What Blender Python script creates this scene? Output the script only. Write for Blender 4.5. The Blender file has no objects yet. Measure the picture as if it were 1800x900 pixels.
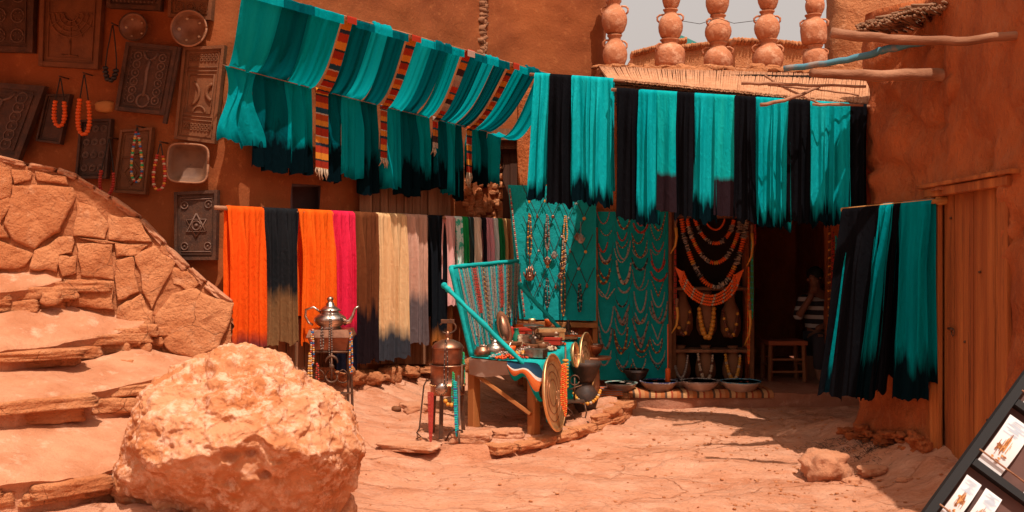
import bpy, math, random
from mathutils import Vector, Matrix, noise
R = math.radians
random.seed(7)
# ------------------------------------------------------------------ camera, light
sc = bpy.context.scene
col = sc.collection
F = 1730.0
cam = bpy.data.cameras.new('camera'); cam.sensor_width = 36; cam.lens = 36*F/1800
cam.clip_start = .05; cam.clip_end = 500
co = bpy.data.objects.new('camera', cam); col.objects.link(co)
co.location = (0, 0, 1.5); co.rotation_euler = (R(90), 0, 0); sc.camera = co
SUN = Vector((.18, -.45, 1.0)).normalized()
el = math.asin(SUN.z); az = math.atan2(SUN.x, SUN.y)
W = bpy.data.worlds.new('World'); sc.world = W; W.use_nodes = True
nt = W.node_tree; bg = nt.nodes['Background']
sky = nt.nodes.new('ShaderNodeTexSky'); sky.sky_type = 'NISHITA'; sky.sun_disc = False
sky.sun_elevation = el; sky.sun_rotation = az; sky.air_density = 2.0; sky.dust_density = 10.0; sky.ozone_density = .2
tint = nt.nodes.new('ShaderNodeMix'); tint.data_type = 'RGBA'; tint.blend_type = 'MULTIPLY'; tint.inputs[0].default_value = 1
tint.inputs[7].default_value = (1.0, .86, .74, 1)
nt.links.new(sky.outputs[0], tint.inputs[6]); hz = nt.nodes.new('ShaderNodeMix'); hz.data_type = 'RGBA'; hz.inputs[0].default_value = .6; hz.inputs[7].default_value = (7.4, 6.5, 6.2, 1)   # milky dust haze over the whole sky
nt.links.new(tint.outputs[2], hz.inputs[6]); nt.links.new(hz.outputs[2], bg.inputs[0])
bg.inputs[1].default_value = .115
sl = bpy.data.lights.new('sun', 'SUN'); sl.energy = 4.9; sl.angle = R(.5); sl.color = (1, .93, .84)
so = bpy.data.objects.new('sun', sl); col.objects.link(so)
so.rotation_euler = SUN.to_track_quat('Z', 'Y').to_euler(); so.location = (2, 0, 12)
sc.view_settings.view_transform = 'Standard'; sc.view_settings.look = 'None'
sc.view_settings.exposure = 0.0; sc.view_settings.gamma = 1; sc.view_settings.use_curve_mapping = False
sc.cycles.max_bounces = 6; sc.cycles.diffuse_bounces = 4; sc.cycles.transparent_max_bounces = 4
sc.cycles.use_denoising = True
# ------------------------------------------------------------------ helpers
def V(*a): return Vector(a)
def P(px, py, Y): return Vector(((px-900)/F*Y, Y, 1.5-(py-450)/F*Y))
def lerp(a, b, t): return a+(b-a)*t
def cl(x, a=0., b=1.): return max(a, min(b, x))
def ss(a, b, x):
    t = cl((x-a)/(b-a)); return t*t*(3-2*t)
def n3(x, y=0., z=0.): return noise.noise(Vector((x, y, z)))
def fb(v, o=4): return noise.fractal(v, 1.0, 2.0, o)
def along(Pa, Pb, px):
    k = (px-900)/F
    t = (k*Pa.y-Pa.x)/((Pb.x-Pa.x)-k*(Pb.y-Pa.y))
    return Pa.lerp(Pb, t)
def S(*c):
    """sRGB 0-255 -> linear rgba"""
    f = lambda u: (u/255/12.92) if u/255 <= .04045 else ((u/255+.055)/1.055)**2.4
    return (f(c[0]), f(c[1]), f(c[2]), 1)

def part(name, mb, mats, parent=None, root=Vector((0, 0, 0)), kind=None):
    """link a mesh (world coordinates) as one object"""
    me = bpy.data.meshes.new(name)
    off = root
    me.from_pydata([tuple(v-off) for v in mb.v], [], mb.f)
    if not isinstance(mats, (list, tuple)): mats = [mats]
    for m in mats: me.materials.append(m)
    if len(mats) > 1: me.polygons.foreach_set('material_index', mb.m)
    me.polygons.foreach_set('use_smooth', mb.s)
    if mb.uv:
        uvl = me.uv_layers.new(name='UVMap')
        for p in me.polygons:
            for li in p.loop_indices:
                uvl.data[li].uv = mb.uv.get(me.loops[li].vertex_index, (0, 0))
    me.update()
    o = bpy.data.objects.new(name, me); col.objects.link(o)
    if parent: o.parent = parent
    else: o.location = off
    if kind: o['kind'] = kind
    return o
def tag(o, label, cat, group=None, kind='thing'):
    o['label'] = label; o['category'] = cat; o['kind'] = kind
    if group: o['group'] = group
    return o
class Thing:
    def __init__(s, name, label, cat, loc, group=None):
        s.o = bpy.data.objects.new(name, None); col.objects.link(s.o); s.loc = Vector(loc)
        s.o.location = s.loc; s.o.empty_display_size = .05; tag(s.o, label, cat, group)
    def part(s, name, mb, mats, parent=None, label=None):
        o = part(name, mb, mats, parent or s.o, s.loc)
        if label: o['label'] = label
        return o
def single(name, label, cat, mb, mats, group=None, loc=None):
    if loc is None:
        n = max(1, len(mb.v)); c = sum(mb.v, Vector())/n; c.z = min(v.z for v in mb.v); loc = c
    return tag(part(name, mb, mats, None, Vector(loc)), label, cat, group)

SPH = {}
def sph(nu, nv):
    if (nu, nv) in SPH: return SPH[nu, nv]
    vs = [V(0, 0, 1)]; fs = []
    for j in range(1, nv):
        th = math.pi*j/nv
        for i in range(nu):
            a = 2*math.pi*i/nu; vs.append(V(math.sin(th)*math.cos(a), math.sin(th)*math.sin(a), math.cos(th)))
    vs.append(V(0, 0, -1)); L = len(vs)-1
    for i in range(nu): fs.append((0, 1+i, 1+(i+1) % nu))
    for j in range(nv-2):
        for i in range(nu):
            a = 1+j*nu+i; b = 1+j*nu+(i+1) % nu; fs.append((a, a+nu, b+nu, b))
    for i in range(nu): fs.append((L, L-nu+(i+1) % nu, L-nu+i))
    SPH[nu, nv] = (vs, fs); return SPH[nu, nv]
class MB:
    def __init__(s): s.v = []; s.f = []; s.m = []; s.s = []; s.uv = {}
    def add(s, vs, fs, mi=0, sm=True):
        b = len(s.v); s.v += vs; s.f += [tuple(b+i for i in f) for f in fs]
        s.m += [mi]*len(fs); s.s += [sm]*len(fs); return s
    def ball(s, c, r, mi=0, nu=8, nv=6, sc=(1, 1, 1), M=None):
        vs, fs = sph(nu, nv); k = Vector(sc)*r
        if M: vs = [c+M@V(v.x*k.x, v.y*k.y, v.z*k.z) for v in vs]
        else: vs = [c+V(v.x*k.x, v.y*k.y, v.z*k.z) for v in vs]
        return s.add(vs, fs, mi)
    def box(s, a, b, mi=0, M=None, o=None, jit=0):
        vs = [V(x, y, z) for z in (a[2], b[2]) for y in (a[1], b[1]) for x in (a[0], b[0])]
        if jit: vs = [v+V(random.uniform(-jit, jit), random.uniform(-jit, jit), random.uniform(-jit, jit)) for v in vs]
        if M: vs = [M@v for v in vs]
        if o: vs = [o+v for v in vs]
        return s.add(vs, [(0, 2, 3, 1), (4, 5, 7, 6), (0, 1, 5, 4), (2, 6, 7, 3), (0, 4, 6, 2), (1, 3, 7, 5)], mi, False)
    def hexa(s, q, mi=0):
        return s.add(list(q), [(0, 2, 3, 1), (4, 5, 7, 6), (0, 1, 5, 4), (2, 6, 7, 3), (0, 4, 6, 2), (1, 3, 7, 5)], mi, False)
    def bar(s, a, b, w, h, up=V(0, 0, 1), mi=0):
        """rectangular bar with small chamfer from a to b"""
        d = (b-a).normalized(); x = d.cross(up)
        if x.length < 1e-4: x = d.cross(V(0, 1, 0))
        x.normalize(); y = x.cross(d); c = min(w, h)*.12; w /= 2; h /= 2
        sec = [(-w+c, -h), (w-c, -h), (w, -h+c), (w, h-c), (w-c, h), (-w+c, h), (-w, h-c), (-w, -h+c)]
        vs = [p+x*i+y*j for p in (a, b) for i, j in sec]
        fs = [(i, (i+1) % 8, 8+(i+1) % 8, 8+i) for i in range(8)]+[tuple(range(7, -1, -1)), tuple(range(8, 16))]
        return s.add(vs, fs, mi, False)
    def tube(s, pts, r, n=6, mi=0, cap=True, rough=0):
        pts = [Vector(p) for p in pts]; L = len(pts); vs = []; prev = None
        for i, p in enumerate(pts):
            d = (pts[min(i+1, L-1)]-pts[max(i-1, 0)])
            if d.length < 1e-9: d = V(0, 0, 1)
            d.normalize()
            if prev is None:
                x = d.cross(V(0, 0, 1))
                if x.length < .1: x = d.cross(V(1, 0, 0))
            else: x = prev-d*prev.dot(d)
            if x.length < 1e-6: x = d.orthogonal()
            x.normalize(); prev = x; y = d.cross(x)
            ri = r[i] if isinstance(r, (list, tuple)) else r
            for k in range(n):
                a = 2*math.pi*k/n; rr = ri*(1+rough*n3(p.x*9+k*1.7, p.y*9, p.z*9)) if rough else ri
                vs.append(p+x*math.cos(a)*rr+y*math.sin(a)*rr)
        fs = [(i*n+k, i*n+(k+1) % n, (i+1)*n+(k+1) % n, (i+1)*n+k) for i in range(L-1) for k in range(n)]
        if cap: fs += [tuple(range(n-1, -1, -1)), tuple(range((L-1)*n, L*n))]
        return s.add(vs, fs, mi)
    def lathe(s, prof, c, n=20, mi=0, M=None, wob=0, sm=True):
        vs = []
        for j, (r, z) in enumerate(prof):
            for k in range(n):
                a = 2*math.pi*k/n; rr = r*(1+wob*n3(math.cos(a)*1.3+c.x, math.sin(a)*1.3+c.z, z*6)) if wob else r
                p = V(rr*math.cos(a), rr*math.sin(a), z)
                vs.append(c+(M@p if M else p))
        fs = [(j*n+k, j*n+(k+1) % n, (j+1)*n+(k+1) % n, (j+1)*n+k) for j in range(len(prof)-1) for k in range(n)]
        fs += [tuple(range(n-1, -1, -1)), tuple(range((len(prof)-1)*n, len(prof)*n))]
        return s.add(vs, fs, mi, sm)
    def grid(s, fn, nu, nv, mi=0, skip=None, sm=True, uv=None):
        b = len(s.v)
        for j in range(nv+1):
            for i in range(nu+1):
                s.v.append(fn(i/nu, j/nv))
                if uv: s.uv[len(s.v)-1] = uv(i/nu, j/nv)
        for j in range(nv):
            for i in range(nu):
                if skip and skip((i+.5)/nu, (j+.5)/nv): continue
                a = b+j*(nu+1)+i; s.f.append((a, a+1, a+nu+2, a+nu+1)); s.m.append(mi); s.s.append(sm)
        return s
    def poly(s, pts, nrm, d, mi=0, bevel=.012, rough=.01, sub=3):
        """stone: polygon pts (convex-ish), pushed out by d along nrm with bevelled rough face"""
        c = sum(pts, Vector())/len(pts); out = []
        n = len(pts)
        for i in range(n):
            a, b = pts[i], pts[(i+1) % n]
            for k in range(sub):
                out.append(a.lerp(b, k/sub))
        out = [p+(p-c).normalized()*rough*1.2*fb(p*7) for p in out]
        rings = [(1.0, -.5*d), (1.0, d*.55), (.965, d*.85), (.9, d), (.6, d*1.06), (.3, d*1.1)]
        vs = []
        for k, h in rings:
            for p in out:
                q = c+(p-c)*k; w = rough*(fb(q*6)+.5*fb(q*17)) if h > 0 else 0
                vs.append(q+nrm*(h+w))
        m = len(out); fs = [(j*m+i, j*m+(i+1) % m, (j+1)*m+(i+1) % m, (j+1)*m+i) for j in range(len(rings)-1) for i in range(m)]
        vs.append(c+nrm*(d*1.1+rough*fb(c*6))); l = len(vs)-1; o = (len(rings)-1)*m
        fs += [(o+i, o+(i+1) % m, l) for i in range(m)]
        return s.add(vs, fs, mi)
ICO = {}
def ico(n):
    if n in ICO: return ICO[n]
    import bmesh
    bm = bmesh.new(); bmesh.ops.create_icosphere(bm, subdivisions=n, radius=1)
    ICO[n] = ([v.co.copy() for v in bm.verts], [tuple(v.index for v in f.verts) for f in bm.faces]); bm.free(); return ICO[n]
def rock(mb, c, size, seed=0, sub=3, amp=.25, mi=0, M=None, box=.5):
    vs, fs = ico(sub); out = []
    for v in vs:
        m = max(abs(v.x), abs(v.y), abs(v.z)); q = v.lerp(v/m*.82, box)
        k = 1+amp*fb(v*1.2+V(seed*3.1, seed, 0))+amp*.3*fb(v*4+V(seed, 0, 0))
        q = V(q.x*size[0], q.y*size[1], q.z*size[2])*k
        out.append(c+(M@q if M else q))
    return mb.add(out, fs, mi, True)
# ------------------------------------------------------------------ materials
def mk(name, base, rough=.9, c2=None, sc2=2., lo=.4, hi=.65, c3=None, sc3=9., lo3=.55, hi3=.7, bump=None, bump2=None, metal=0., stretch=(1, 1, 1), transl=0., spec=.3, crack=None):
    m = bpy.data.materials.new(name); m.use_nodes = True; t = m.node_tree; N = t.nodes; L = t.links
    b = N['Principled BSDF']; b.inputs['Roughness'].default_value = rough; b.inputs['Metallic'].default_value = metal
    b.inputs['Specular IOR Level'].default_value = spec
    tc = N.new('ShaderNodeTexCoord'); mp = N.new('ShaderNodeMapping'); mp.inputs['Scale'].default_value = stretch
    L.new(tc.outputs['Object'], mp.inputs[0])
    def nz(scale, det=6, rg=.6, dist=0):
        n = N.new('ShaderNodeTexNoise'); n.inputs['Scale'].default_value = scale; n.inputs['Detail'].default_value = det
        n.inputs['Roughness'].default_value = rg; n.inputs['Distortion'].default_value = dist; L.new(mp.outputs[0], n.inputs[0]); return n.outputs[0]
    def rng(src, a, c):
        r = N.new('ShaderNodeMapRange'); r.inputs[1].default_value = a; r.inputs[2].default_value = c; L.new(src, r.inputs[0]); return r.outputs[0]
    def mix(f, a, c):
        x = N.new('ShaderNodeMix'); x.data_type = 'RGBA'; L.new(f, x.inputs[0])
        for i, q in ((6, a), (7, c)):
            if isinstance(q, tuple): x.inputs[i].default_value = q
            else: L.new(q, x.inputs[i])
        return x.outputs[2]
    c = base
    if c2: c = mix(rng(nz(sc2), lo, hi), c, c2)
    if c3: c = mix(rng(nz(sc3, 8, .7), lo3, hi3), c, c3)
    nrm = None
    def bmp(h, strength, dist, prev):
        q = N.new('ShaderNodeBump'); q.inputs['Strength'].default_value = strength; q.inputs['Distance'].default_value = dist
        L.new(h, q.inputs['Height'])
        if prev: L.new(prev, q.inputs['Normal'])
        return q.outputs[0]
    if crack:
        vo = N.new('ShaderNodeTexVoronoi'); vo.feature = 'DISTANCE_TO_EDGE'; vo.inputs['Scale'].default_value = crack[0]
        ds = N.new('ShaderNodeTexNoise'); ds.inputs['Scale'].default_value = crack[0]*1.5; L.new(mp.outputs[0], ds.inputs[0])
        ad = N.new('ShaderNodeVectorMath'); ad.operation = 'MULTIPLY_ADD'; ad.inputs[1].default_value = (.5/crack[0],)*3
        L.new(ds.outputs[1], ad.inputs[0]); L.new(mp.outputs[0], ad.inputs[2]); L.new(ad.outputs[0], vo.inputs[0])
        e = rng(vo.outputs[0], 0, crack[1])
        k = crack[2]
        gate = rng(nz(crack[0]*.8), .42, .56)
        mx = N.new('ShaderNodeMath'); mx.operation = 'MAXIMUM'; L.new(e, mx.inputs[0]); L.new(gate, mx.inputs[1])
        c = mix(mx.outputs[0], k, c); nrm = bmp(mx.outputs[0], .8, .012, None)
    if isinstance(c, tuple): b.inputs['Base Color'].default_value = c
    else: L.new(c, b.inputs['Base Color'])
    for bb in (bump, bump2):
        if bb: nrm = bmp(nz(bb[0], 8, .65), bb[1], bb[2], nrm)
    if nrm: L.new(nrm, b.inputs['Normal'])
    if transl:
        tr = N.new('ShaderNodeBsdfTranslucent'); ms = N.new('ShaderNodeMixShader'); ms.inputs[0].default_value = transl
        if isinstance(c, tuple): tr.inputs[0].default_value = c
        else: L.new(c, tr.inputs[0])
        L.new(b.outputs[0], ms.inputs[1]); L.new(tr.outputs[0], ms.inputs[2]); L.new(ms.outputs[0], N['Material Output'].inputs[0])
    return m
def plain(name, c, rough=.5, metal=0., bump=None): return mk(name, c, rough, metal=metal, bump=bump)
def clothmat(name, base, dye=None, at=.7, amt=.08, transl=.25, wr=.5, rough=.9, light=None, soft=.09):
    """cloth: base colour with an optional dip-dyed hem (uv v > at)"""
    m = bpy.data.materials.new(name); m.use_nodes = True; t = m.node_tree; N = t.nodes; L = t.links
    b = N['Principled BSDF']; b.inputs['Roughness'].default_value = rough; b.inputs['Specular IOR Level'].default_value = .02
    b.inputs['Sheen Weight'].default_value = .0
    tc = N.new('ShaderNodeTexCoord'); sp = N.new('ShaderNodeSeparateXYZ'); L.new(tc.outputs['UV'], sp.inputs[0])
    mp = N.new('ShaderNodeMapping'); mp.inputs['Scale'].default_value = (2.2, .8, 1); L.new(tc.outputs['UV'], mp.inputs[0])
    n = N.new('ShaderNodeTexNoise'); n.inputs['Scale'].default_value = 2.2; n.inputs['Detail'].default_value = 4; n.inputs['Roughness'].default_value = .55
    L.new(mp.outputs[0], n.inputs[0])
    def mix(f, a, c):
        x = N.new('ShaderNodeMix'); x.data_type = 'RGBA'; L.new(f, x.inputs[0])
        for i, q in ((6, a), (7, c)):
            if isinstance(q, tuple): x.inputs[i].default_value = q
            else: L.new(q, x.inputs[i])
        return x.outputs[2]
    n2 = N.new('ShaderNodeTexNoise'); n2.inputs['Scale'].default_value = 1.6; n2.inputs['Detail'].default_value = 3; mq = N.new('ShaderNodeMapping'); mq.inputs['Scale'].default_value = (2.5, .8, 1); L.new(tc.outputs['UV'], mq.inputs[0]); L.new(mq.outputs[0], n2.inputs[0])
    r0 = N.new('ShaderNodeMapRange'); r0.inputs[1].default_value = .3; r0.inputs[2].default_value = .7; L.new(n2.outputs[0], r0.inputs[0])
    l = light or tuple(min(1, x*1.35) for x in base[:3])+(1,)
    c = mix(r0.outputs[0], base, l)
    if dye:
        a = N.new('ShaderNodeMath'); a.operation = 'MULTIPLY_ADD'; a.inputs[1].default_value = amt*4; L.new(n.outputs[0], a.inputs[0]); L.new(sp.outputs[1], a.inputs[2])
        r = N.new('ShaderNodeMapRange'); r.inputs[1].default_value = at+amt*2-.02; r.inputs[2].default_value = at+amt*2+soft; L.new(a.outputs[0], r.inputs[0])
        c = mix(r.outputs[0], c, dye)
    L.new(c, b.inputs['Base Color'])
    mp2 = N.new('ShaderNodeMapping'); mp2.inputs['Scale'].default_value = (1, 1, .35); L.new(tc.outputs['Object'], mp2.inputs[0])
    w = N.new('ShaderNodeTexNoise'); w.inputs['Scale'].default_value = 30; w.inputs['Detail'].default_value = 6; w.inputs['Distortion'].default_value = 1.2; L.new(mp2.outputs[0], w.inputs[0])
    q = N.new('ShaderNodeBump'); q.inputs['Strength'].default_value = wr; q.inputs['Distance'].default_value = .02; L.new(w.outputs[0], q.inputs['Height'])
    m3 = N.new('ShaderNodeMapping'); m3.inputs['Scale'].default_value = (6, .8, 1); L.new(tc.outputs['UV'], m3.inputs[0])
    w3 = N.new('ShaderNodeTexNoise'); w3.inputs['Scale'].default_value = 1.6; w3.inputs['Detail'].default_value = 4; w3.inputs['Distortion'].default_value = .6; L.new(m3.outputs[0], w3.inputs[0])
    q3 = N.new('ShaderNodeBump'); q3.inputs['Strength'].default_value = .22; q3.inputs['Distance'].default_value = .03; L.new(w3.outputs[0], q3.inputs['Height']); L.new(q.outputs[0], q3.inputs['Normal']); L.new(q3.outputs[0], b.inputs['Normal'])
    if transl:
        tr = N.new('ShaderNodeBsdfTranslucent'); ms = N.new('ShaderNodeMixShader'); ms.inputs[0].default_value = transl
        L.new(c, tr.inputs[0]); L.new(b.outputs[0], ms.inputs[1]); L.new(tr.outputs[0], ms.inputs[2]); L.new(ms.outputs[0], N['Material Output'].inputs[0])
    return m
def stripes(name, cols, reps, axis=1, rough=.9, transl=.1, coord='UV', scale=1.):
    """woven bands: constant colour ramp repeated along one axis"""
    m = bpy.data.materials.new(name); m.use_nodes = True; t = m.node_tree; N = t.nodes; L = t.links
    b = N['Principled BSDF']; b.inputs['Roughness'].default_value = rough; b.inputs['Specular IOR Level'].default_value = .1
    tc = N.new('ShaderNodeTexCoord'); sp = N.new('ShaderNodeSeparateXYZ'); L.new(tc.outputs[coord], sp.inputs[0])
    nz = N.new('ShaderNodeTexNoise'); nz.inputs['Scale'].default_value = 25; L.new(tc.outputs[coord], nz.inputs[0])
    a = N.new('ShaderNodeMath'); a.operation = 'MULTIPLY_ADD'; a.inputs[1].default_value = reps; a.inputs[2].default_value = 0
    L.new(sp.outputs[axis], a.inputs[0])
    a2 = N.new('ShaderNodeMath'); a2.operation = 'MULTIPLY_ADD'; a2.inputs[1].default_value = .03; L.new(nz.outputs[0], a2.inputs[0]); L.new(a.outputs[0], a2.inputs[2])
    fr = N.new('ShaderNodeMath'); fr.operation = 'FRACT'; L.new(a2.outputs[0], fr.inputs[0])
    cr = N.new('ShaderNodeValToRGB'); cr.color_ramp.interpolation = 'CONSTANT'; L.new(fr.outputs[0], cr.inputs[0])
    els = cr.color_ramp.elements
    tot = sum(w for w, _ in cols); pos = 0
    for i, (w, c) in enumerate(cols):
        e = els[i] if i < 2 else els.new(min(.999, pos/tot))
        e.position = min(.999, pos/tot); e.color = c; pos += w
    L.new(cr.outputs[0], b.inputs['Base Color'])
    q = N.new('ShaderNodeBump'); q.inputs['Strength'].default_value = .4; q.inputs['Distance'].default_value = .01; L.new(nz.outputs[0], q.inputs['Height']); L.new(q.outputs[0], b.inputs['Normal'])
    return m
M = {}
M['adobe'] = mk('adobe_plaster', (.30, .076, .018, 1), .95, c2=(.21, .048, .011, 1), sc2=1.6, lo=.35, hi=.7, c3=(.40, .125, .036, 1), sc3=14, lo3=.56, hi3=.78, bump=(45, .35, .012), bump2=(5, .25, .05))
M['adobe_dark'] = mk('adobe_plaster_dark', (.50, .125, .032, 1), .95, c2=(.34, .075, .018, 1), sc2=2.2, lo=.42, hi=.62, c3=(.46, .135, .045, 1), sc3=14, lo3=.52, hi3=.7, bump=(26, .9, .03), bump2=(5, .8, .10), stretch=(1, 1, .6))
M['adobe_pale'] = mk('adobe_plaster_pale', (.50, .19, .075, 1), .95, c2=(.40, .14, .05, 1), sc2=2, c3=(.60, .27, .13, 1), sc3=12, bump=(40, .7, .03), bump2=(6, .6, .08))
M['mud'] = mk('mud_mortar', (.52, .18, .07, 1), .97, c2=(.42, .13, .045, 1), sc2=4, bump=(50, .8, .03), bump2=(12, .7, .06))
M['ground'] = mk('dusty_sandstone', (.62, .26, .14, 1), .97, c2=(.50, .175, .08, 1), sc2=2.4, lo=.46, hi=.66, c3=(.68, .33, .20, 1), sc3=6, lo3=.46, hi3=.66, bump=(9, .8, .07), bump2=(55, .7, .025), stretch=(.55, 1.25, 1), crack=(1.7, .012, (.44, .15, .065, 1)))
M['stone'] = mk('sandstone_blocks', (.60, .225, .09, 1), .93, c2=(.50, .16, .055, 1), sc2=2.1, lo=.44, hi=.6, c3=(.62, .27, .13, 1), sc3=9, bump=(10, .8, .07), bump2=(50, .7, .02), crack=(3.2, .008, (.36, .11, .04, 1)))
M['tread'] = mk('worn_step_stone', (.56, .24, .125, 1), .95, c2=(.42, .15, .065, 1), sc2=2.6, c3=(.66, .34, .21, 1), sc3=7, bump=(9, .55, .05), bump2=(45, .6, .02))
M['boulder'] = mk('boulder_stone', (.56, .235, .11, 1), .93, c2=(.46, .15, .05, 1), sc2=3.2, lo=.42, hi=.58, c3=(.70, .38, .24, 1), sc3=12, lo3=.48, hi3=.62, bump=(13, .5, .04), bump2=(60, .45, .012))
M['pot'] = mk('terracotta', (.50, .185, .085, 1), .9, c2=(.36, .11, .045, 1), sc2=6, c3=(.62, .31, .18, 1), sc3=9, lo3=.5, hi3=.62, bump=(24, .7, .02))
M['wood'] = mk('orange_wood', (.40, .135, .035, 1), .7, c2=(.30, .09, .02, 1), sc2=6, bump=(22, .35, .01), stretch=(1, 1, .12))
M['doorwood'] = mk('weathered_door_wood', (.52, .155, .034, 1), .85, c2=(.30, .072, .015, 1), sc2=7, lo=.38, hi=.62, c3=(.14, .035, .010, 1), sc3=16, lo3=.58, hi3=.68, bump=(34, .9, .015), stretch=(1, 1, .06))
M['oldwood'] = mk('grey_brown_wood', (.30, .125, .06, 1), .9, c2=(.17, .06, .025, 1), sc2=9, bump=(30, .8, .02), stretch=(1, 1, .06))
M['pole'] = mk('bleached_pole', (.38, .17, .09, 1), .85, c2=(.22, .08, .035, 1), sc2=9, bump=(26, .7, .015), stretch=(.25, 1, 1))
M['reed'] = mk('straw_reed', (.55, .27, .14, 1), .85, c2=(.38, .15, .065, 1), sc2=18, bump=(40, .3, .01))
M['reeddark'] = mk('reed_ends', (.12, .05, .025, 1), .9, c2=(.3, .13, .06, 1), sc2=60)
M['carve'] = mk('dark_carved_wood', (.055, .022, .012, 1), .7, c2=(.10, .036, .016, 1), sc2=10, c3=(.20, .11, .075, 1), sc3=40, lo3=.6, hi3=.75, bump=(60, .6, .008))
M['carve2'] = mk('brown_carved_wood', (.19, .062, .02, 1), .7, c2=(.13, .042, .014, 1), sc2=9, c3=(.27, .10, .035, 1), sc3=35, lo3=.6, hi3=.75, bump=(50, .5, .008))
M['worn'] = mk('worn_relief', (.17, .085, .055, 1), .6, c2=(.10, .045, .028, 1), sc2=14, bump=(60, .4, .006))
M['black'] = plain('black_paint', (.012, .010, .010, 1), .6)
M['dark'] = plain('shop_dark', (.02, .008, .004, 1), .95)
M['cord'] = plain('dark_cord', (.03, .018, .012, 1), .8)
M['iron'] = mk('rusty_iron', (.085, .045, .03, 1), .55, c2=(.17, .07, .035, 1), sc2=18, metal=.6, bump=(60, .3, .004))
M['silver'] = mk('tarnished_silver', (.62, .48, .40, 1), .3, c2=(.36, .24, .18, 1), sc2=25, metal=1., bump=(90, .35, .004))
M['brass'] = mk('old_brass', (.92, .60, .30, 1), .5, c2=(.72, .38, .15, 1), sc2=9, metal=1., bump=(60, .12, .004))
M['copper'] = mk('aged_copper', (.38, .17, .10, 1), .38, c2=(.22, .09, .055, 1), sc2=8, metal=.9, bump=(50, .3, .005))
M['clayblack'] = mk('black_pottery', (.035, .02, .015, 1), .6, c2=(.075, .035, .022, 1), sc2=10, bump=(40, .5, .006))
M['tealw'] = mk('teal_wrapping', (.0, .30, .29, 1), .8, c2=(.0, .38, .36, 1), sc2=6, bump=(25, .4, .02))
M['tealwall'] = mk('teal_backing_cloth', (.0, .30, .29, 1), .9, c2=(.0, .25, .24, 1), sc2=3, bump=(14, .5, .03))
M['orange_b'] = plain('orange_beads', (.72, .10, .012, 1), .4)
M['amber_b'] = plain('amber_beads', (.60, .24, .03, 1), .35)
M['red_b'] = plain('red_beads', (.40, .03, .015, 1), .4)
M['brown_b'] = plain('brown_beads', (.13, .035, .015, 1), .45)
M['silver_b'] = plain('silver_beads', (.36, .26, .21, 1), .4, .6)
M['grey_b'] = plain('grey_beads', (.25, .17, .13, 1), .5)
M['teal_b'] = plain('teal_beads', (.0, .36, .34, 1), .4)
M['dark_b'] = plain('dark_beads', (.025, .015, .012, 1), .4)
M['cream_b'] = plain('cream_beads', (.46, .30, .19, 1), .45)
M['green_b'] = plain('green_beads', (.02, .30, .10, 1), .4)
M['blue_b'] = plain('blue_beads', (.03, .12, .30, 1), .4)
M['white'] = mk('card_white', (.72, .66, .64, 1), .7)
ORD = 'first second third fourth fifth sixth seventh eighth ninth tenth eleventh twelfth thirteenth fourteenth fifteenth sixteenth seventeenth eighteenth nineteenth twentieth'.split()
# ------------------------------------------------------------------ ground
WA, WB = V(-2.14, 7.4, 0), V(.03, 10.1, 0)          # foot of the long slanted wall
WD = (WB-WA).normalized(); WN = V(WD.y, -WD.x, 0)    # along it, and out of it
EDGE = [(-1.6, 6.75), (-1.0, 6.94), (-.44, 6.98), (-.16, 7.03), (.17, 7.28), (.44, 7.66), (.75, 8.08), (.906, 8.38), (.96, 8.8), (1.0, 9.6)]
def edge_y(x):
    if x <= EDGE[0][0]: return EDGE[0][1]
    for (a, b), (c, d) in zip(EDGE, EDGE[1:]):
        if x <= c: return b+(d-b)*(x-a)/(c-a)
    return 99
def plateau(x, y):
    d = max(0, (Vector((x, y, 0))-WA).dot(WN))
    return .14+.34*math.exp(-d/.45)+.25*ss(1.2, 2.1, -x)+.11*ss(.3, .95, x)
def ground(x, y, fine=True):
    b = .05*cl(y-6, 0, 3.2)+.15*ss(.5, 1.9, -x)
    ey = edge_y(x); h = b
    if y > ey-.3:
        k = ss(-.03, .03, y-ey+.03*n3(x*4, y*4)) if x > -.2 else ss(-.05, .05+.5*ss(.2, 1.2, -x), y-ey+.05*n3(x*3, y*3))
        h = max(b, lerp(b, plateau(x, y), k))
    # rubble bank at the foot of the right wall
    dr = max(0, 2.66-x+.12*(7.3-y)); h += .16*math.exp(-(dr/.22)**1.5)*ss(8.2, 7.5, y)*(1+.4*n3(x*5, y*5))
    if fine:
        q = V(x*.9, y*2.2, 0); w = fb(q*1.3)*1.0
        st = (w*4) % 1.0; h += .012*((w*4)//1+ss(.0, .25, st))*.9
        h += .010*fb(V(x*3, y*6, 1.7))+.004*fb(V(x*14, y*14, 3))
        h += .018*max(0, n3(x*2.3, y*4.1, 9))
        wv = V(x*1.9+.5*n3(x*2, y*2, 5), y*3.1+.5*n3(x*2, y*2, 8), 0); ds, ps = noise.voronoi(wv)
        k = ss(-.15, .2, n3(x*.8, y*.9, 12)+.12*ss(-.5, 1.2, x)); e = ds[1]-ds[0]
        h += k*(.011*noise.cell(ps[0]*7.3)-.016*ss(.10, .0, e))
    return h
def axis(lo, hi, step, far):
    a = [lo+i*step for i in range(int((hi-lo)/step)+1)]; g = step; l = [lo]; h = [a[-1]]
    while l[-1] > -far: g *= 1.6; l.append(l[-1]-g)
    g = step
    while h[-1] < far: g *= 1.6; h.append(h[-1]+g)
    return l[:0:-1]+a+h[1:]
xs = axis(-3.6, 3.4, .026, 150); ys = axis(4.9, 10, .026, 150)
g = MB()
for y in ys:
    for x in xs:
        g.v.append(V(x, y, ground(x, y, -4 < x < 4 and 4.5 < y < 10.5)))
nx = len(xs)
for j in range(len(ys)-1):
    for i in range(nx-1):
        a = j*nx+i; g.f.append((a, a+1, a+nx+1, a+nx)); g.m.append(0); g.s.append(True)
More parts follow.
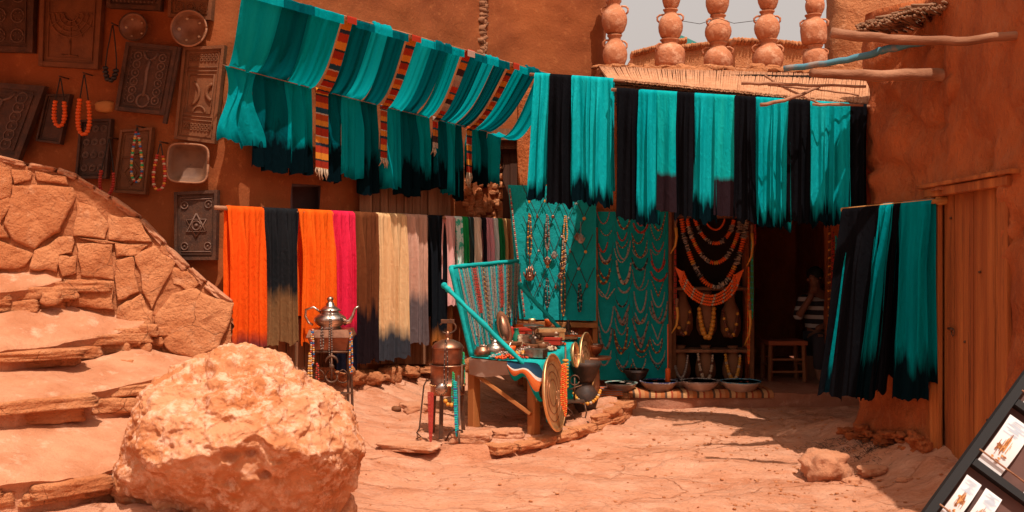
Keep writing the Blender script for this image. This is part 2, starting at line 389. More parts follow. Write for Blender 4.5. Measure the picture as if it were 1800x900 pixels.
o = part('ground', g, M['ground'], kind='structure'); o['label'] = 'dusty sandstone courtyard floor'
# edging stones of the raised terrace
mb = MB(); random.seed(3)
pts = [V(a, b, 0) for a, b in EDGE[3:]]
s = 0; seg = []
for a, b in zip(pts, pts[1:]):
    L = (b-a).length; d = (b-a)/L; t = 0
    while t < L-.02:
        w = random.uniform(.14, .42); c = a+d*(t+w/2); t += w
        for lv in range(2):
            zt = ground(c.x-.07, c.y+.12, False); zb = ground(c.x+.1, c.y-.12, False)
            ht = zt-zb
            if lv == 1 and ht < .1: continue
            z = zt-.035 if lv == 0 else zt-.07-(ht-.07)/2
            hz = .042 if lv == 0 else (ht-.05)/2
            n_ = V(-d.y, d.x, 0); ang = math.atan2(d.y, d.x)
            rock(mb, c-n_*(.02-.03*lv)*-1+V(0, 0, z), (w*.56, random.uniform(.09, .13)-.02*lv, hz*random.uniform(.8, 1.1)), seed=t*7+c.x+lv*5, sub=4, amp=.15, M=Matrix.Rotation(ang+random.uniform(-.08, .08), 3, 'Z'), box=.93)
single('terrace_edging', 'row of rough stones edging the raised terrace under the stall', 'stone edging', mb, M['stone'])
for i, (px, py, w, h, d, lab) in enumerate([(720, 800, .26, .03, .13, 'long flat flagstone at the terrace rim below the iron tripod'), (828, 792, .17, .045, .12, 'thick pointed flagstone nearest the teal bead strands'),
        (890, 783, .14, .035, .10, 'small flagstone between the pointed slab and the table leg'), (932, 769, .10, .03, .07, 'little square stone right in front of the table leg'), (735, 748, .15, .05, .12, 'half buried rock on the slope behind the iron tripod')]):
    Y = 1.72/((py-450)/F+.04); mb = MB(); q = P(px, py, Y)
    q.z = ground(q.x, q.y, False)+.02
    rock(mb, q, (w, d, h), seed=i+40, sub=4, amp=.2, box=.8, M=Matrix.Rotation(.2*i-.3, 3, 'Z'))
    single('flagstone', lab, 'stone', mb, M['tread'], 'loose slabs at the terrace rim')
# ------------------------------------------------------------------ walls
def wall(path, z0, z1, mb, step=.05, amp=.03, th=.35, hole=None, lean=0., seed=0, top=None, close=True):
    """rough plaster wall standing on path (list of xy); outside on the right-hand side of travel"""
    pts = [V(*p, 0) for p in path]; sam = []
    for a, b in zip(pts, pts[1:]):
        n = max(1, int((b-a).length/step)); sam += [a.lerp(b, i/n) for i in range(n)]
    sam.append(pts[-1]); k = 5
    sm = [sum((sam[cl(i+j, 0, len(sam)-1) if True else 0] for j in range(-k, k+1)), Vector())/(2*k+1) if k <= i < len(sam)-k else sam[i] for i in range(len(sam))]
    n = len(sm); nz = int((z1-z0)/step); nr = []
    for i in range(n):
        d = (sm[min(i+1, n-1)]-sm[max(i-1, 0)]).normalized(); nr.append(V(d.y, -d.x, 0))
    b = len(mb.v)
    for j in range(nz+1):
        for i in range(n):
            zt = (top(sm[i]) if top else z1); z = z0+(zt-z0)*j/nz
            q = V(sm[i].x, sm[i].y, z)
            a = amp*(fb(q*1.1+V(seed, 0, 0))+.35*fb(q*4+V(0, seed, 0))+.12*fb(q*14))
            mb.v.append(q+nr[i]*(a-lean*(z-z0)))
    keep = []
    for j in range(nz):
        for i in range(n-1):
            a = b+j*n+i; c = (mb.v[a]+mb.v[a+n+1])/2
            if hole and hole(c): continue
            mb.f.append((a, a+1, a+n+1, a+n)); mb.m.append(0); mb.s.append(True)
    if close:   # top, back, ends
        bb = len(mb.v)
        for i in range(n):
            mb.v.append(mb.v[b+nz*n+i]-nr[i]*th+V(0, 0, .02*n3(i*.3)))
        for i in range(n): mb.v.append(V(sm[i].x, sm[i].y, z0)-nr[i]*(th))
        for i in range(n-1):
            mb.f.append((b+nz*n+i, b+nz*n+i+1, bb+i+1, bb+i)); mb.m.append(0); mb.s.append(False)
            mb.f.append((bb+i, bb+i+1, bb+n+i+1, bb+n+i)); mb.m.append(0); mb.s.append(False)
        for e in (0, n-1):
            f = [b+j*n+e for j in range(nz+1)]+[bb+e, bb+n+e]
            mb.f.append(tuple(f)); mb.m.append(0); mb.s.append(False)
    return mb
def onwall(px, py, out=0.):
    """point on the slanted wall seen at px, py; out = metres in front of it"""
    a = WA+WN*out; b = WB+WN*out; q = along(a, b, px); return P(px, py, q.y)
def warc(px, py, tol=0): pass
mb = MB()
def hole_left(c):
    q = (c-V(0, 0, 1.5)); px = 900+F*c.x/c.y; py = 450-F*(c.z-1.5)/c.y
    return c.y > 7.5 and c.x < .02 and ((512 < px < 562 and 327 < py < 372+18))
wall([(-9, 8.4), (-2.22, 7.42), (-2.14, 7.4), (.03, 10.1), (.1, 10.12), (.97, 10.2), (1.0, 10.3), (1.02, 13.)], .0, 5.2, mb, .04, .03, .5, hole_left, seed=3)
adobe = Thing('adobe_building', 'rough orange mud house behind the carved panels and the turquoise awning', 'building', (-2.14, 7.4, 0))
adobe.part('wall', mb, M['adobe'])
def onwallbox(mb, px0, py0, px1, py1, o0, o1, mi=0):
    q = [onwall(px, py, o) for o in (o0, o1) for py in (py1, py0) for px in (px0, px1)]
    return mb.hexa(q, mi)
# alcove: back and jambs
mb = MB(); onwallbox(mb, 500, 318, 574, 392, -.25, -.2); onwallbox(mb, 508, 318, 514, 392, -.2, -.02); onwallbox(mb, 560, 318, 566, 392, -.2, -.02)
onwallbox(mb, 508, 318, 566, 328, -.2, -.015); adobe.part('window', mb, mk('dark_shutter', (.10, .055, .05, 1), .8, bump=(20, .3, .01)))  # one even dark brown on back, jambs and head
# old plank door behind the hanging scarves, with jambs
mb = MB()
for i, x in enumerate(range(655, 752, 14)):
    onwallbox(mb, x, 262, x+13, 640, .02+.006*(i % 3), .055+.008*((i*2) % 3))
adobe.part('door', mb, M['oldwood'])
mb = MB(); onwallbox(mb, 632, 262, 654, 640, .0, .09); onwallbox(mb, 753, 262, 792, 640, .0, .08); adobe.part('door_frame', mb, M['oldwood'])
mb = MB(); onwallbox(mb, 872, 226, 945, 246, .02, .15); onwallbox(mb, 862, 247, 948, 262, .02, .10); adobe.part('lintel', mb, M['oldwood'])
mb = MB()
for i in range(5): onwallbox(mb, 884+i*13, 263, 884+i*13+12, 640, .02, .05+.004*(i % 2))
adobe.part('door', mb, mk('dark_plank', (.07, .026, .014, 1), .8, c2=(.11, .04, .02, 1), sc2=9, stretch=(1, 1, .1), bump=(20, .4, .01)), label='dark brown plank door under the beam')
mb = MB(); random.seed(5)
for i in range(90):
    px = random.uniform(818, 882); py = random.uniform(290, 392); w = random.uniform(.025, .06)
    rock(mb, onwall(px, py, -.002), (w, .03, w*.7), seed=i, sub=3, amp=.3, box=.8)
adobe.part('rubble_infill', mb, M['stone'])
mb = MB()
for i in range(40):
    t = i/39; py = -40+t*140; rock(mb, onwall(848+10*n3(i*.5), py, .0), (.05*(1-.5*t)+.025*random.random(), .022, .03), seed=i, sub=2, amp=.6, box=.9)
adobe.part('broken_brick_seam', mb, M['oldwood'])
# dark stone plinth and boards below the scarves
mb = MB(); random.seed(9)
for i, px in enumerate(range(452, 640, 16)):
    for out in (.0,):
        a = onwall(px, 590, .03); b = onwall(px+14, 590, .03)
        z0 = .35; z1 = 1.0+.03*random.random()
        mb.hexa([V(a.x, a.y, z0), V(b.x, b.y, z0), V(a.x, a.y, z0)+WN*.03, V(b.x, b.y, z0)+WN*.03, V(a.x, a.y, z1), V(b.x, b.y, z1), V(a.x, a.y, z1)+WN*.03, V(b.x, b.y, z1)+WN*.03])
adobe.part('board_dado', mb, M['oldwood'])
mb = MB()
for i in range(26):
    px = 560+i*12; q = onwall(px, 600, .08); q.z = ground(q.x, q.y, False)+.04
    rock(mb, q, (random.uniform(.05, .20), .07, random.uniform(.02, .09)), seed=i+3, sub=3, amp=.5)
single('foot_stones', 'heap of low rubble along the foot of the wall under the scarves', 'rubble', mb, M['mud'])
# added eave, out of view above the carved panels, to shade the wall
mb = MB()
for i in range(120):
    x = -6+i*.031*1.02; mb.tube([V(x, 8.0+(x+6)*-.14, 3.80), V(x, 6.15, 3.28+.02*n3(i))], .016, 4)
for k in range(4): mb.tube([V(-6, 6.25+k*.4, 3.275+k*.11), V(-2.25, 6.25+k*.4, 3.275+k*.11)], .03, 8)
adobe.part('reed_eave', mb, M['reed'])

# ---- shop building
SF = .27; SY = 9.3
shop = Thing('shop_building', 'dark open shop front with reed roof behind the hanging cloths', 'shop', (1.5, 9.3, 0))
mb = MB()
def slab(x0, y0, z0, x1, y1, z1, sub=.05, amp=.01, seed=0):
    """box with a rough displaced skin"""
    c = V((x0+x1)/2, (y0+y1)/2, (z0+z1)/2); e = V(x1-x0, y1-y0, z1-z0)/2
    for ax in range(3):
        for sg in (-1, 1):
            a1, a2 = (ax+1) % 3, (ax+2) % 3
            nu = max(1, int(2*e[a1]/sub)); nv = max(1, int(2*e[a2]/sub))
            def fn(u, v):
                p = V(0, 0, 0); p[ax] = sg*e[ax]; p[a1] = (u*2-1)*e[a1]; p[a2] = (v*2-1)*e[a2]
                r = .02; q = V(*[max(-e[k]+r, min(e[k]-r, p[k])) for k in range(3)]) if min(e) > r*1.2 else p*.98
                d = (p-q); d = d.normalized() if d.length > 1e-6 else V(0, 0, 0)
                w = c+q+d*r
                return w+V(fb(w*3+V(seed, 0, 0)), fb(w*3+V(0, 5, seed)), fb(w*3+V(9, 0, seed)))*amp
            if sg > 0: mb.grid(fn, nu, nv)
            else: mb.grid(lambda u, v: fn(1-u, v), nu, nv)
slab(.98, 8.85, -.2, 3.4, 12.2, SF, .06, .018)
shop.part('floor', mb, mk('worn_plaster_step', (.42, .17, .095, 1), .9, c2=(.34, .12, .06, 1), sc2=3, c3=(.5, .23, .14, 1), sc3=9, bump=(12, .5, .04), bump2=(60, .4, .01)))
mb = MB()
slab(.05, SY+.02, SF, 1.47, SY+.2, 3.1); slab(2.27, SY+.05, 2.55, 3.3, SY+.2, 3.1); slab(1.47, SY+.1, 2.2, 2.27, SY+.2, 3.1)
slab(1.47, SY+.52, SF, 2.27, SY+.6, 2.3, .1); slab(3.02, SY+.1, SF, 3.5, SY+.25, 3.1); slab(1.2, 12.0, SF, 3.6, 12.15, 3.2, .2); slab(3.45, 8.4, .0, 3.6, 12, 3.2, .2); slab(1.02, SY+.2, SF, 1.1, 12, 3.2, .2)
slab(2.25, SY+.2, SF, 2.29, SY+.6, 2.5, .1)
shop.part('wall', mb, M['adobe_dark'])
# reed roof
EL, ER = P(1068, 141, 8.28), P(1530, 186, 7.42); BL, BR = P(1052, 118, 9.95), P(1536, 134, 9.75)
mb = MB(); random.seed(11); N = 230
for i in range(N):
    t = (i+.5)/N+random.uniform(-.001, .001); a = EL.lerp(ER, t); b = BL.lerp(BR, t+random.uniform(-.0015, .0015))
    a = a-(b-a).normalized()*random.uniform(0, .035)
    for lay in range(2):
        o = V(0, 0, .012*lay+random.uniform(0, .006)); m = a.lerp(b, .5)+V(random.uniform(-.006, .006), 0, random.uniform(-.004, .004))
        mb.tube([a+o+V(.005*lay, 0, 0), m+o, b+o], [.0078, .007, .0055], 5)
rr = shop.part('reed_roof', mb, M['reed'])
mb = MB()
for i in range(N):
    t = (i+.5)/N; a = EL.lerp(ER, t); mb.ball(a+V(0, .012, -.014+random.uniform(-.008, .004)), .009, 0, 5, 4)
mb.bar(EL+V(0, .1, -.03), ER+V(0, .1, -.03), .05, .035); mb.bar(EL+V(0, .4, .06), ER+V(0, .4, .05), .05, .05)
shop.part('roof_edge', mb, M['reeddark'])
mb = MB(); q = [EL+V(.02, .02, -.035), ER+V(.55, .02, -.035), BL+V(0, 0, -.05), BR+V(.4, 0, -.05)]  # right end stretched out of view to block a sun patch indoors
mb.hexa([p+V(0, 0, -.03) for p in q]+q); mb.bar(EL+V(-.02, .18, -.10), ER+V(0, .18, -.10), .1, .09); shop.part('roof_board', mb, M['oldwood'])
# ceiling behind the eave and mud ledge under the pots
mb = MB()
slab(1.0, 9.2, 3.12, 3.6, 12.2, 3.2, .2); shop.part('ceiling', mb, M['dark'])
mb = MB()
slab(.85, 9.72, 3.18, 3.75, 10.25, 3.365, .05, .03, 3)
random.seed(2)
for i in range(46):
    x = random.uniform(.95, 3.3); rock(mb, V(x, random.uniform(9.75, 10), 3.375), (random.uniform(.03, .09), .05, random.uniform(.015, .05)), seed=i, sub=2, amp=.4)
for i in range(64):
    t = i/63; q = BL.lerp(BR, t); rock(mb, q+V(random.uniform(-.02, .02), random.uniform(-.1, .02), .0), (random.uniform(.03, .08), .07, random.uniform(.015, .035)), seed=i+70, sub=2, amp=.4, box=.7)
shop.part('roof_ledge', mb, M['adobe_pale'])
# bright rough wall rising behind the terrace on the right
mb = MB(); wall([(3.6, 11.2), (3.30, 10.25), (5.2, 10.0), (6.5, 9.9)], 3.0, 6., mb, .05, .05, .6, seed=8)
shop.part('upper_wall', mb, M['adobe_pale'])
# houses beyond the terrace
def house(name, x0, x1, y0, y1, z1, z2, lab, m):
    t = Thing(name, lab, 'building', ((x0+x1)/2, y0, 0)); mb = MB()
    mb.hexa([V(x0, y0, -.2), V(x1, y0, -.2), V(x0, y1, -.2), V(x1, y1, -.2), V(x0, y0, z1), V(x1, y0, z2), V(x0, y1, z1), V(x1, y1, z2)])
    t.part('wall', mb, m); mb = MB(); random.seed(int(x0*10))
    n = 26
    for i in range(n):
        f = i/(n-1); rock(mb, V(lerp(x0, x1, f), y0+.1, lerp(z1, z2, f)+.03), ((x1-x0)/n*.8, .22, .07), seed=i, sub=2, amp=.2)
    t.part('roof_coping', mb, M['adobe_pale']); return t
a = P(1112, 98, 17); b = P(1205, 74, 17); house('adobe_house', a.x, b.x, 17, 20, a.z, b.z, 'far orange mud house with a rising parapet, between the first two pot stacks', M['adobe_pale'])
a = P(1196, 88, 16); b = P(1295, 76, 16); house('adobe_house', a.x, b.x, 16, 16.9, a.z, b.z, 'far orange mud house with a sloping parapet, behind the middle pot stack', M['adobe_pale'])
a = P(1292, 75, 15.5); b = P(1440, 84, 15.5); house('adobe_house', a.x, b.x, 15.5, 18, a.z, b.z, 'far flat topped orange mud house, behind the fourth pot stack', M['adobe_pale'])
mb = MB(); a = P(1198, 62, 21); mb.add([a, a+V(.6, 0, -.28), a+V(.6, 1, -.28), a+V(0, 1, 0), a+V(-.5, 0, -.3), a+V(-.5, 1, -.3), a+V(-.5, 0, -.8), a+V(.6, 0, -.8)], [(0, 1, 2, 3), (0, 3, 5, 4), (4, 6, 7, 1, 0)], 0, False)
mb.box((a.x-.5, 21.05, 0), (a.x+.6, 21.95, a.z-.8))
single('tiled_roof', 'tip of a blue green roof far beyond the pots', 'roof', mb, plain('blue_green_tile', (.05, .25, .22, 1), .5))

# ---- right building
rb = Thing('adobe_building', 'tall dark mud house with a plank door at the right edge', 'building', (2.8, 6.6, 0))
mb = MB()
wall([(4.2, 9.9), (3.05, 7.75), (2.62, 7.36), (2.60, 7.28), (2.83, 6.75), (2.90, 5.7), (2.95, 3.2), (2.98, 1.5)][::1], -.2, 3.3, mb, .04, .045, .5,
     hole=lambda c: 5.80 < c.y < 6.62 and c.z < 1.93 and c.x < 3.2, lean=.012, seed=21)
# bulging foot of the corner
for i in range(len(mb.v)):
    v = mb.v[i]
    mb.v[i] = v = v+V(.07*fb(V(v.y*2.1, v.z*1.7, 7))+.05*ss(.12, .0, abs(n3(v.y*1.3, v.z*1.6, 2)))*ss(.9, 1.6, v.z)-.03+.022*fb(v*9)+.05*ss(.35, .1, abs(v.z-.42-.12*n3(v.y*3)))*max(0, n3(v.y*4, v.z*5, 3)+.2), .02*fb(v*7), 0)
    if v.z < .8 and v.y > 6.4 and v.x < 2.95: mb.v[i] = v+V(-.04, -.02, 0)*ss(.8, .0, v.z)*ss(6.4, 6.9, v.y)
rb.part('wall', mb, M['adobe_dark'])
# thicker buttress at right upper part
mb = MB(); wall([(3.6, 6.9), (2.89, 6.62), (2.80, 6.58), (2.865, 5.7), (2.9, 3.5)], 2.02, 3.25, mb, .04, .04, .3, seed=4)
for i in range(len(mb.v)):
    v = mb.v[i]; mb.v[i] = v+V(.10, 0, 0)*ss(2.5, 2.02, v.z)
rb.part('upper_wall', mb, M['adobe_dark'])
mb = MB()
for i in range(6):
    y0 = 6.60-i*.137; y1 = y0-.127; x = 2.90+.006*(i % 2)
    mb.hexa([V(x, y0, -.05), V(x+.04, y0, -.05), V(x+.006, y1, -.05), V(x+.046, y1, -.05), V(x, y0, 1.92), V(x+.04, y0, 1.92), V(x+.006, y1, 1.92), V(x+.046, y1, 1.92)])
door = rb.part('door', mb, M['doorwood'])
for (y, z) in ((6.3, .95), (6.5, 1.75), (6.0, .5), (6.1, 1.4)): rb.part('nail', MB().ball(V(2.898, y, z), .009, 0), M['iron'], parent=door)
mb = MB()
mb.bar(V(2.86, 6.66, -.05), V(2.86, 6.66, 1.95), .09, .09, V(0, 1, 0)); mb.bar(V(2.865, 6.60, -.05), V(2.865, 6.60, 1.90), .03, .03, V(0, 1, 0)); mb.bar(V(2.91, 5.76, -.05), V(2.91, 5.76, 1.95), .08, .08, V(0, 1, 0))
mb.bar(V(2.835, 6.72, 1.925), V(2.87, 5.66, 1.935), .05, .06); mb.bar(V(2.82, 6.78, 1.972), V(2.86, 5.60, 1.985), .06, .026)
rb.part('door_frame', mb, M['doorwood'])
rb.part('plaster_patch', rock(MB(), V(2.90, 5.78, 2.04), (.02, .035, .06), seed=3, sub=3, amp=.4, box=.7), M['adobe_pale'], label='pale broken plaster patch over the door corner')
rb.part('hasp', MB().tube([V(2.89, 6.52, 1.02), V(2.885, 6.44, 1.02)], .008, 6).tube([V(2.885, 6.44+.02*math.cos(a*.8), 1.0+.025*math.sin(a*.8)) for a in range(9)], .004, 5), M['iron'])
def beam(pts, r, name='beam', mat='pole', seed=0):
    mb = MB(); P2 = []; rs = []
    for i in range(len(pts)-1):
        for k in range(6):
            t = k/6; p = pts[i].lerp(pts[i+1], t); P2.append(p); rs.append(lerp(r[i], r[i+1], t)*(1+.08*n3(len(P2)*.7+seed)))
    P2.append(pts[-1]); rs.append(r[-1])
    P2 = [p+V(0, .01*n3(i*.4+seed), .012*n3(i*.5+seed+9)) for i, p in enumerate(P2)]
    mb.tube(P2, rs, 10, rough=.12)
    return mb
rb.part('beam', beam([P(1461, 58, 5.75), P(1560, 69, 5.7), P(1680, 73, 5.65), P(1810, 60, 5.6)], [.030, .028, .026, .026]), M['pole'], label='long pale roof pole sticking out highest')
rb.part('beam', beam([P(1426, 128, 6.2), P(1530, 133, 6.3), P(1646, 131, 6.5), P(1720, 131, 6.4)], [.026, .036, .042, .04], seed=3), M['pole'], label='thick pale roof pole sticking out lower')
rb.part('pipe', beam([P(1378, 121, 7.1), P(1450, 112, 6.95), P(1530, 96, 6.8), P(1560, 86, 6.75), P(1640, 70, 6.6)], [.022, .022, .024, .026, .026], seed=5),
        mk('blue_grey_pipe', (.07, .20, .25, 1), .6, c2=(.25, .20, .17, 1), sc2=7, lo=.5, hi=.6))
mb = MB(); random.seed(6)
for i in range(75):
    t = i/74; a = P(lerp(1503, 1660, t), lerp(50, 5, t)+random.uniform(-4, 7), 6.5-.2*t); mb.tube([a, a+V(.2+.2*random.random(), .5, .06+random.uniform(-.02, .02))], random.uniform(.006, .011), 5)
for i in range(28):
    a = P(1508+i*3.5, 48-i*1.4+random.uniform(-6, 6), 6.55); mb.tube([a, a+V(.32, .1, .05+random.uniform(-.03, .03))], .008, 5)
rb.part('reed_eave', mb, mk('weathered_reed', (.22, .10, .05, 1), .9, c2=(.34, .18, .1, 1), sc2=20))
mb = MB(); slab(3.0, 6.5, 3.02, 3.9, 7.4, 3.2, .06, .04); rb.part('eave_packing', mb, M['adobe_dark'])
mb = MB(); random.seed(77)
for i in range(34):
    y = random.uniform(6.62, 7.35); x = lerp(2.80, 2.50, (y-6.6)/.75)-.02; z = ground(x-.1, y)+random.uniform(0, .10)
    rock(mb, V(x, y, z), (random.uniform(.02, .08), random.uniform(.03, .07), random.uniform(.012, .045)), seed=i+9, sub=3, amp=.5, box=.6)
rb.part('crumbled_foot', mb, M['adobe_dark'])
# dead grass mat and stones at the foot of that wall
mb = MB(); random.seed(12)
for i in range(700):
    x = random.gauss(2.42, .12); y = random.gauss(7.0, .16); z = ground(x, y, False)+.01
    a = random.uniform(0, 6.28); L = random.uniform(.02, .06)
    mb.tube([V(x, y, z), V(x+L*math.cos(a), y+L*math.sin(a), z+random.uniform(.0, .03))], .0015, 3, cap=False)
o = part('dry_grass', mb, mk('dead_grass', (.10, .05, .03, 1), .9), None, V(2.42, 7., 0)); tag(o, 'tangle of dark dead grass at the foot of the right wall', 'grass', kind='stuff')
for px, py, sz, lab in ((1450, 828, (.15, .16, .125), 'pointed pale rock lying clear of the right wall on the courtyard floor'), (1535, 828, (.12, .08, .04), 'low block beside the dead grass below the right cloths'), (1497, 842, (.06, .05, .035), 'small dark rock wedged behind the pointed pale rock'), (1590, 845, (.06, .05, .02), 'tiny flat stone near the sill of the plank door')):
    Y = 1.8/((py+12-450)/F+.05); q = P(px, py, Y); q.z = ground(q.x, q.y, False)+sz[2]*.55; mb = MB(); rock(mb, q, sz, seed=px*.13, sub=4, amp=.28, box=.55, M=Matrix.Rotation(.5, 3, 'Z'))
    single('rock', lab, 'rock', mb, M['tread'], 'loose rocks by the right wall')
mb = MB(); random.seed(31)
for i in range(1500):
    x = random.uniform(-1.2, 2.5); y = random.uniform(5.2, 8.8); s = random.choice([.003, .003, .004, .005, .006, .010]); x = x if random.random() < .5 else random.gauss(2.0, .5); rock(mb, V(x, y, ground(x, y)+s*.3), (s*1.4, s, s*.8), seed=i, sub=1, amp=.3)
o = part('pebbles', mb, M['stone'], None, V(0, 7, 0)); tag(o, 'small pebbles scattered over the courtyard floor', 'pebbles', kind='stuff')
# ------------------------------------------------------------------ stairs
st = Thing('stone_staircase', 'worn stone steps climbing to the left behind the boulder', 'stairs', (-2.4, 5.8, 0))
def step(top_front, top_back, base, seed):
    """top_front/top_back: polylines of world points, base: z under the riser"""
    mb = MB(); n = 70; random.seed(seed)
    def pl(pts, t):
        t = t*(len(pts)-1); i = min(int(t), len(pts)-2); return pts[i].lerp(pts[i+1], t-i)
    def ftop(u, v):
        a = pl(top_front, u); b = pl(top_back, u)
        q = a.lerp(b, v); q = q+V(0, 0, .014*fb(q*3)+.016*fb(V(q.x*1.2, q.y*3, seed))+.006*fb(q*11))
        if v == 0: q = q+V(.0, .02*n3(u*9, seed)+.0, -.012)
        return q
    mb.grid(ftop, n, 26)
    fl = [ftop(i/n, 0) for i in range(n+1)]
    def fr(u, v):
        i = int(round(u*n)); a = fl[i]; b = V(a.x, a.y, base(a.x)-.1)
        q = a.lerp(b, v); return q+V(0, .0 if v == 0 else .05-.0*v, 0)+V(0, .02*fb(q*5), 0)*(1 if v > 0 else 0)
    mb.grid(lambda u, v: fr(1-u, v), n, 6)
    tr = st.part('step', mb, M['tread'])
    m2 = MB(); u = 0
    while u < 1:
        w = random.uniform(.10, .28); a = pl(top_front, min(1, u+w/2)); zb = base(a.x); h = a.z-zb
        L = (top_front[-1]-top_front[0]).length*w/2
        d = (top_front[-1]-top_front[0]); ang = math.atan2(d.y, d.x)
        rock(m2, V(a.x, a.y+.075+random.uniform(-.01, .02), zb+h*random.uniform(.24, .34)), (L*1.1, .065, h*random.uniform(.30, .42)), seed=seed*9+u*20, sub=4, amp=.2, M=Matrix.Rotation(ang, 3, 'Z')@Matrix.Rotation(random.uniform(-.12, .12), 3, 'Y'), box=.92)
        u += w
    u = -.01
    while u < 1:   # upper course: thin overhanging slabs
        w = random.uniform(.25, .6); a = pl(top_front, min(1, max(0, u+w/2))); h = a.z-base(a.x)
        L = (top_front[-1]-top_front[0]).length*w/2; d = (top_front[-1]-top_front[0]); ang = math.atan2(d.y, d.x)
        rock(m2, V(a.x, a.y+.075, a.z-.045+random.uniform(-.008, .004)), (L*1.04, .10, random.uniform(.036, .052)), seed=seed*5+u*31, sub=4, amp=.13, M=Matrix.Rotation(ang+random.uniform(-.04, .04), 3, 'Z'), box=.95)
        u += w
    st.part('riser', m2, M['stone'], parent=tr)
W2 = lambda *a: [P(*q) for q in a]
step(W2((-260, 880, 4.7), (0, 852, 5.0), (110, 842, 5.2), (200, 822, 5.45), (236, 812, 5.6)), W2((-260, 760, 5.3), (0, 748, 5.55), (110, 742, 5.8), (270, 722, 6.35), (330, 700, 6.5)), lambda x: .19, 1)
step(W2((-260, 722, 5.3), (0, 704, 5.5), (120, 694, 5.8), (270, 666, 6.3), (330, 655, 6.5)), W2((-260, 668, 5.8), (0, 655, 5.95), (120, 640, 6.3), (250, 612, 6.72), (365, 634, 6.95)), lambda x: .53, 2)
step(W2((-260, 640, 5.75), (0, 618, 5.9), (100, 602, 6.25), (200, 585, 6.6), (252, 572, 6.75)), W2((-260, 556, 6.2), (0, 549, 6.35), (105, 542, 6.6), (170, 538, 6.8), (262, 552, 6.9)), lambda x: .80+.06*ss(-3, -2.5, x), 3)
step(W2((-260, 525, 6.25), (0, 510, 6.35), (40, 506, 6.45), (80, 500, 6.55), (108, 494, 6.62)), W2((-260, 480, 6.5), (0, 474, 6.6), (40, 473, 6.63), (80, 476, 6.66), (110, 488, 6.7)), lambda x: 1.12, 4)
# tread extension to the right, in front of the parapet
# parapet of big flat stones
PA, PB = V(-3.38, 6.55, 0), V(-1.96, 7.06, 0); PD = (PB-PA).normalized(); PN = V(PD.y, -PD.x, 0)
def onpar(px, py, out=0.):
    a = PA+PN*out; q = along(a, PB+PN*out, px); r = P(px, py, q.y); lean = .10*(1.3-r.z)
    q = along(PA+PN*(out+lean), PB+PN*(out+lean), px); return P(px, py, q.y)
par = Thing('stone_parapet', 'stair parapet of big fitted flat stones with a sloping lit top', 'wall', (-2.6, 6.8, .4))
TOP = [(-200, 200), (-90, 240), (0, 278), (60, 292), (120, 305), (150, 320), (215, 360), (262, 398), (300, 442), (330, 470), (375, 508), (409, 532)]
def topy(px):
    for (a, b), (c, d) in zip(TOP, TOP[1:]):
        if px <= c: return b+(d-b)*(px-a)/(c-a)
    return TOP[-1][1]
mb = MB()
def pf(u, v):
    px = -200+u*606; ty = topy(px)+3; by = 650
    q = onpar(px, lerp(ty, by, v), -.0); return q+PN*(.02*fb(q*4)+.012*fb(q*12))
mb.grid(lambda u, v: pf(1-u, v), 160, 70)
def ptop(u, v):
    q = pf(u, 0); return q+(-PN*.34+V(0, 0, .03))*v+V(0, 0, .02*fb(q*5+PN*v*2))
mb.grid(ptop, 160, 10)
mb.grid(lambda u, v: pf(1, v)+(-PN*.34+V(0, 0, .03))*u+PD*.03*fb(V(u*2, v*4, 0)), 8, 60)
par.part('mortar', mb, M['mud'])
ST = [[(-60, 285), (12, 296), (20, 318), (18, 345), (-60, 360)], [(24, 328), (60, 322), (128, 330), (131, 360), (106, 408), (62, 436), (25, 426), (4, 395), (20, 360)],
      [(-50, 425), (10, 424), (58, 446), (46, 470), (-50, 474)], [(-60, 365), (14, 350), (20, 362), (2, 394), (18, 420), (-60, 420)], [(134, 354), (168, 364), (189, 396), (184, 420), (130, 414)],
      [(106, 450), (134, 449), (137, 482), (109, 488)], [(135, 428), (197, 430), (200, 491), (141, 485)], [(191, 376), (243, 386), (270, 426), (216, 425), (192, 420)],
      [(202, 456), (234, 452), (245, 513), (206, 532)], [(238, 452), (270, 430), (306, 462), (267, 543), (250, 508)], [(206, 538), (248, 517), (262, 546), (258, 580), (206, 560)],
      [(307, 472), (330, 478), (348, 497), (332, 510), (302, 500)], [(270, 562), (300, 514), (345, 508), (408, 534), (405, 560), (386, 612), (340, 632), (290, 612)],
      [(110, 490), (198, 495), (203, 545), (120, 538)], [(138, 418), (184, 423), (214, 428), (180, 428)], [(62, 440), (104, 415), (128, 418), (130, 444), (104, 448), (100, 478), (50, 474)],
      [(203, 428), (262, 430), (236, 448), (204, 452)], [(60, 300), (118, 310), (122, 326), (62, 318)], [(255, 545), (268, 548), (266, 600), (250, 600)], [(24, 300), (56, 300), (58, 318), (26, 324)]]
for i, q in enumerate(ST):
    mb = MB(); mb.poly([onpar(a, b, .01) for a, b in q][::-1], PN, .022+.014*n3(i*3.3), rough=.020, sub=5)
    par.part('stone', mb, M['stone'])
mb = MB(); px = -190; random.seed(8)
while px < 398:
    w = random.uniform(26, 80); a = onpar(px+w/2, topy(px+w/2)+2, -.12); b = onpar(px+w, topy(px+w), -.12); c_ = onpar(px, topy(px), -.12)
    d = b-c_; Mx = d.to_track_quat('X', 'Z').to_matrix(); rock(mb, a+V(0, 0, .0), (d.length*.55, .17, random.uniform(.018, .03)), seed=px, sub=4, amp=.16, M=Mx, box=.95); px += w
par.part('coping', mb, M['tread'])
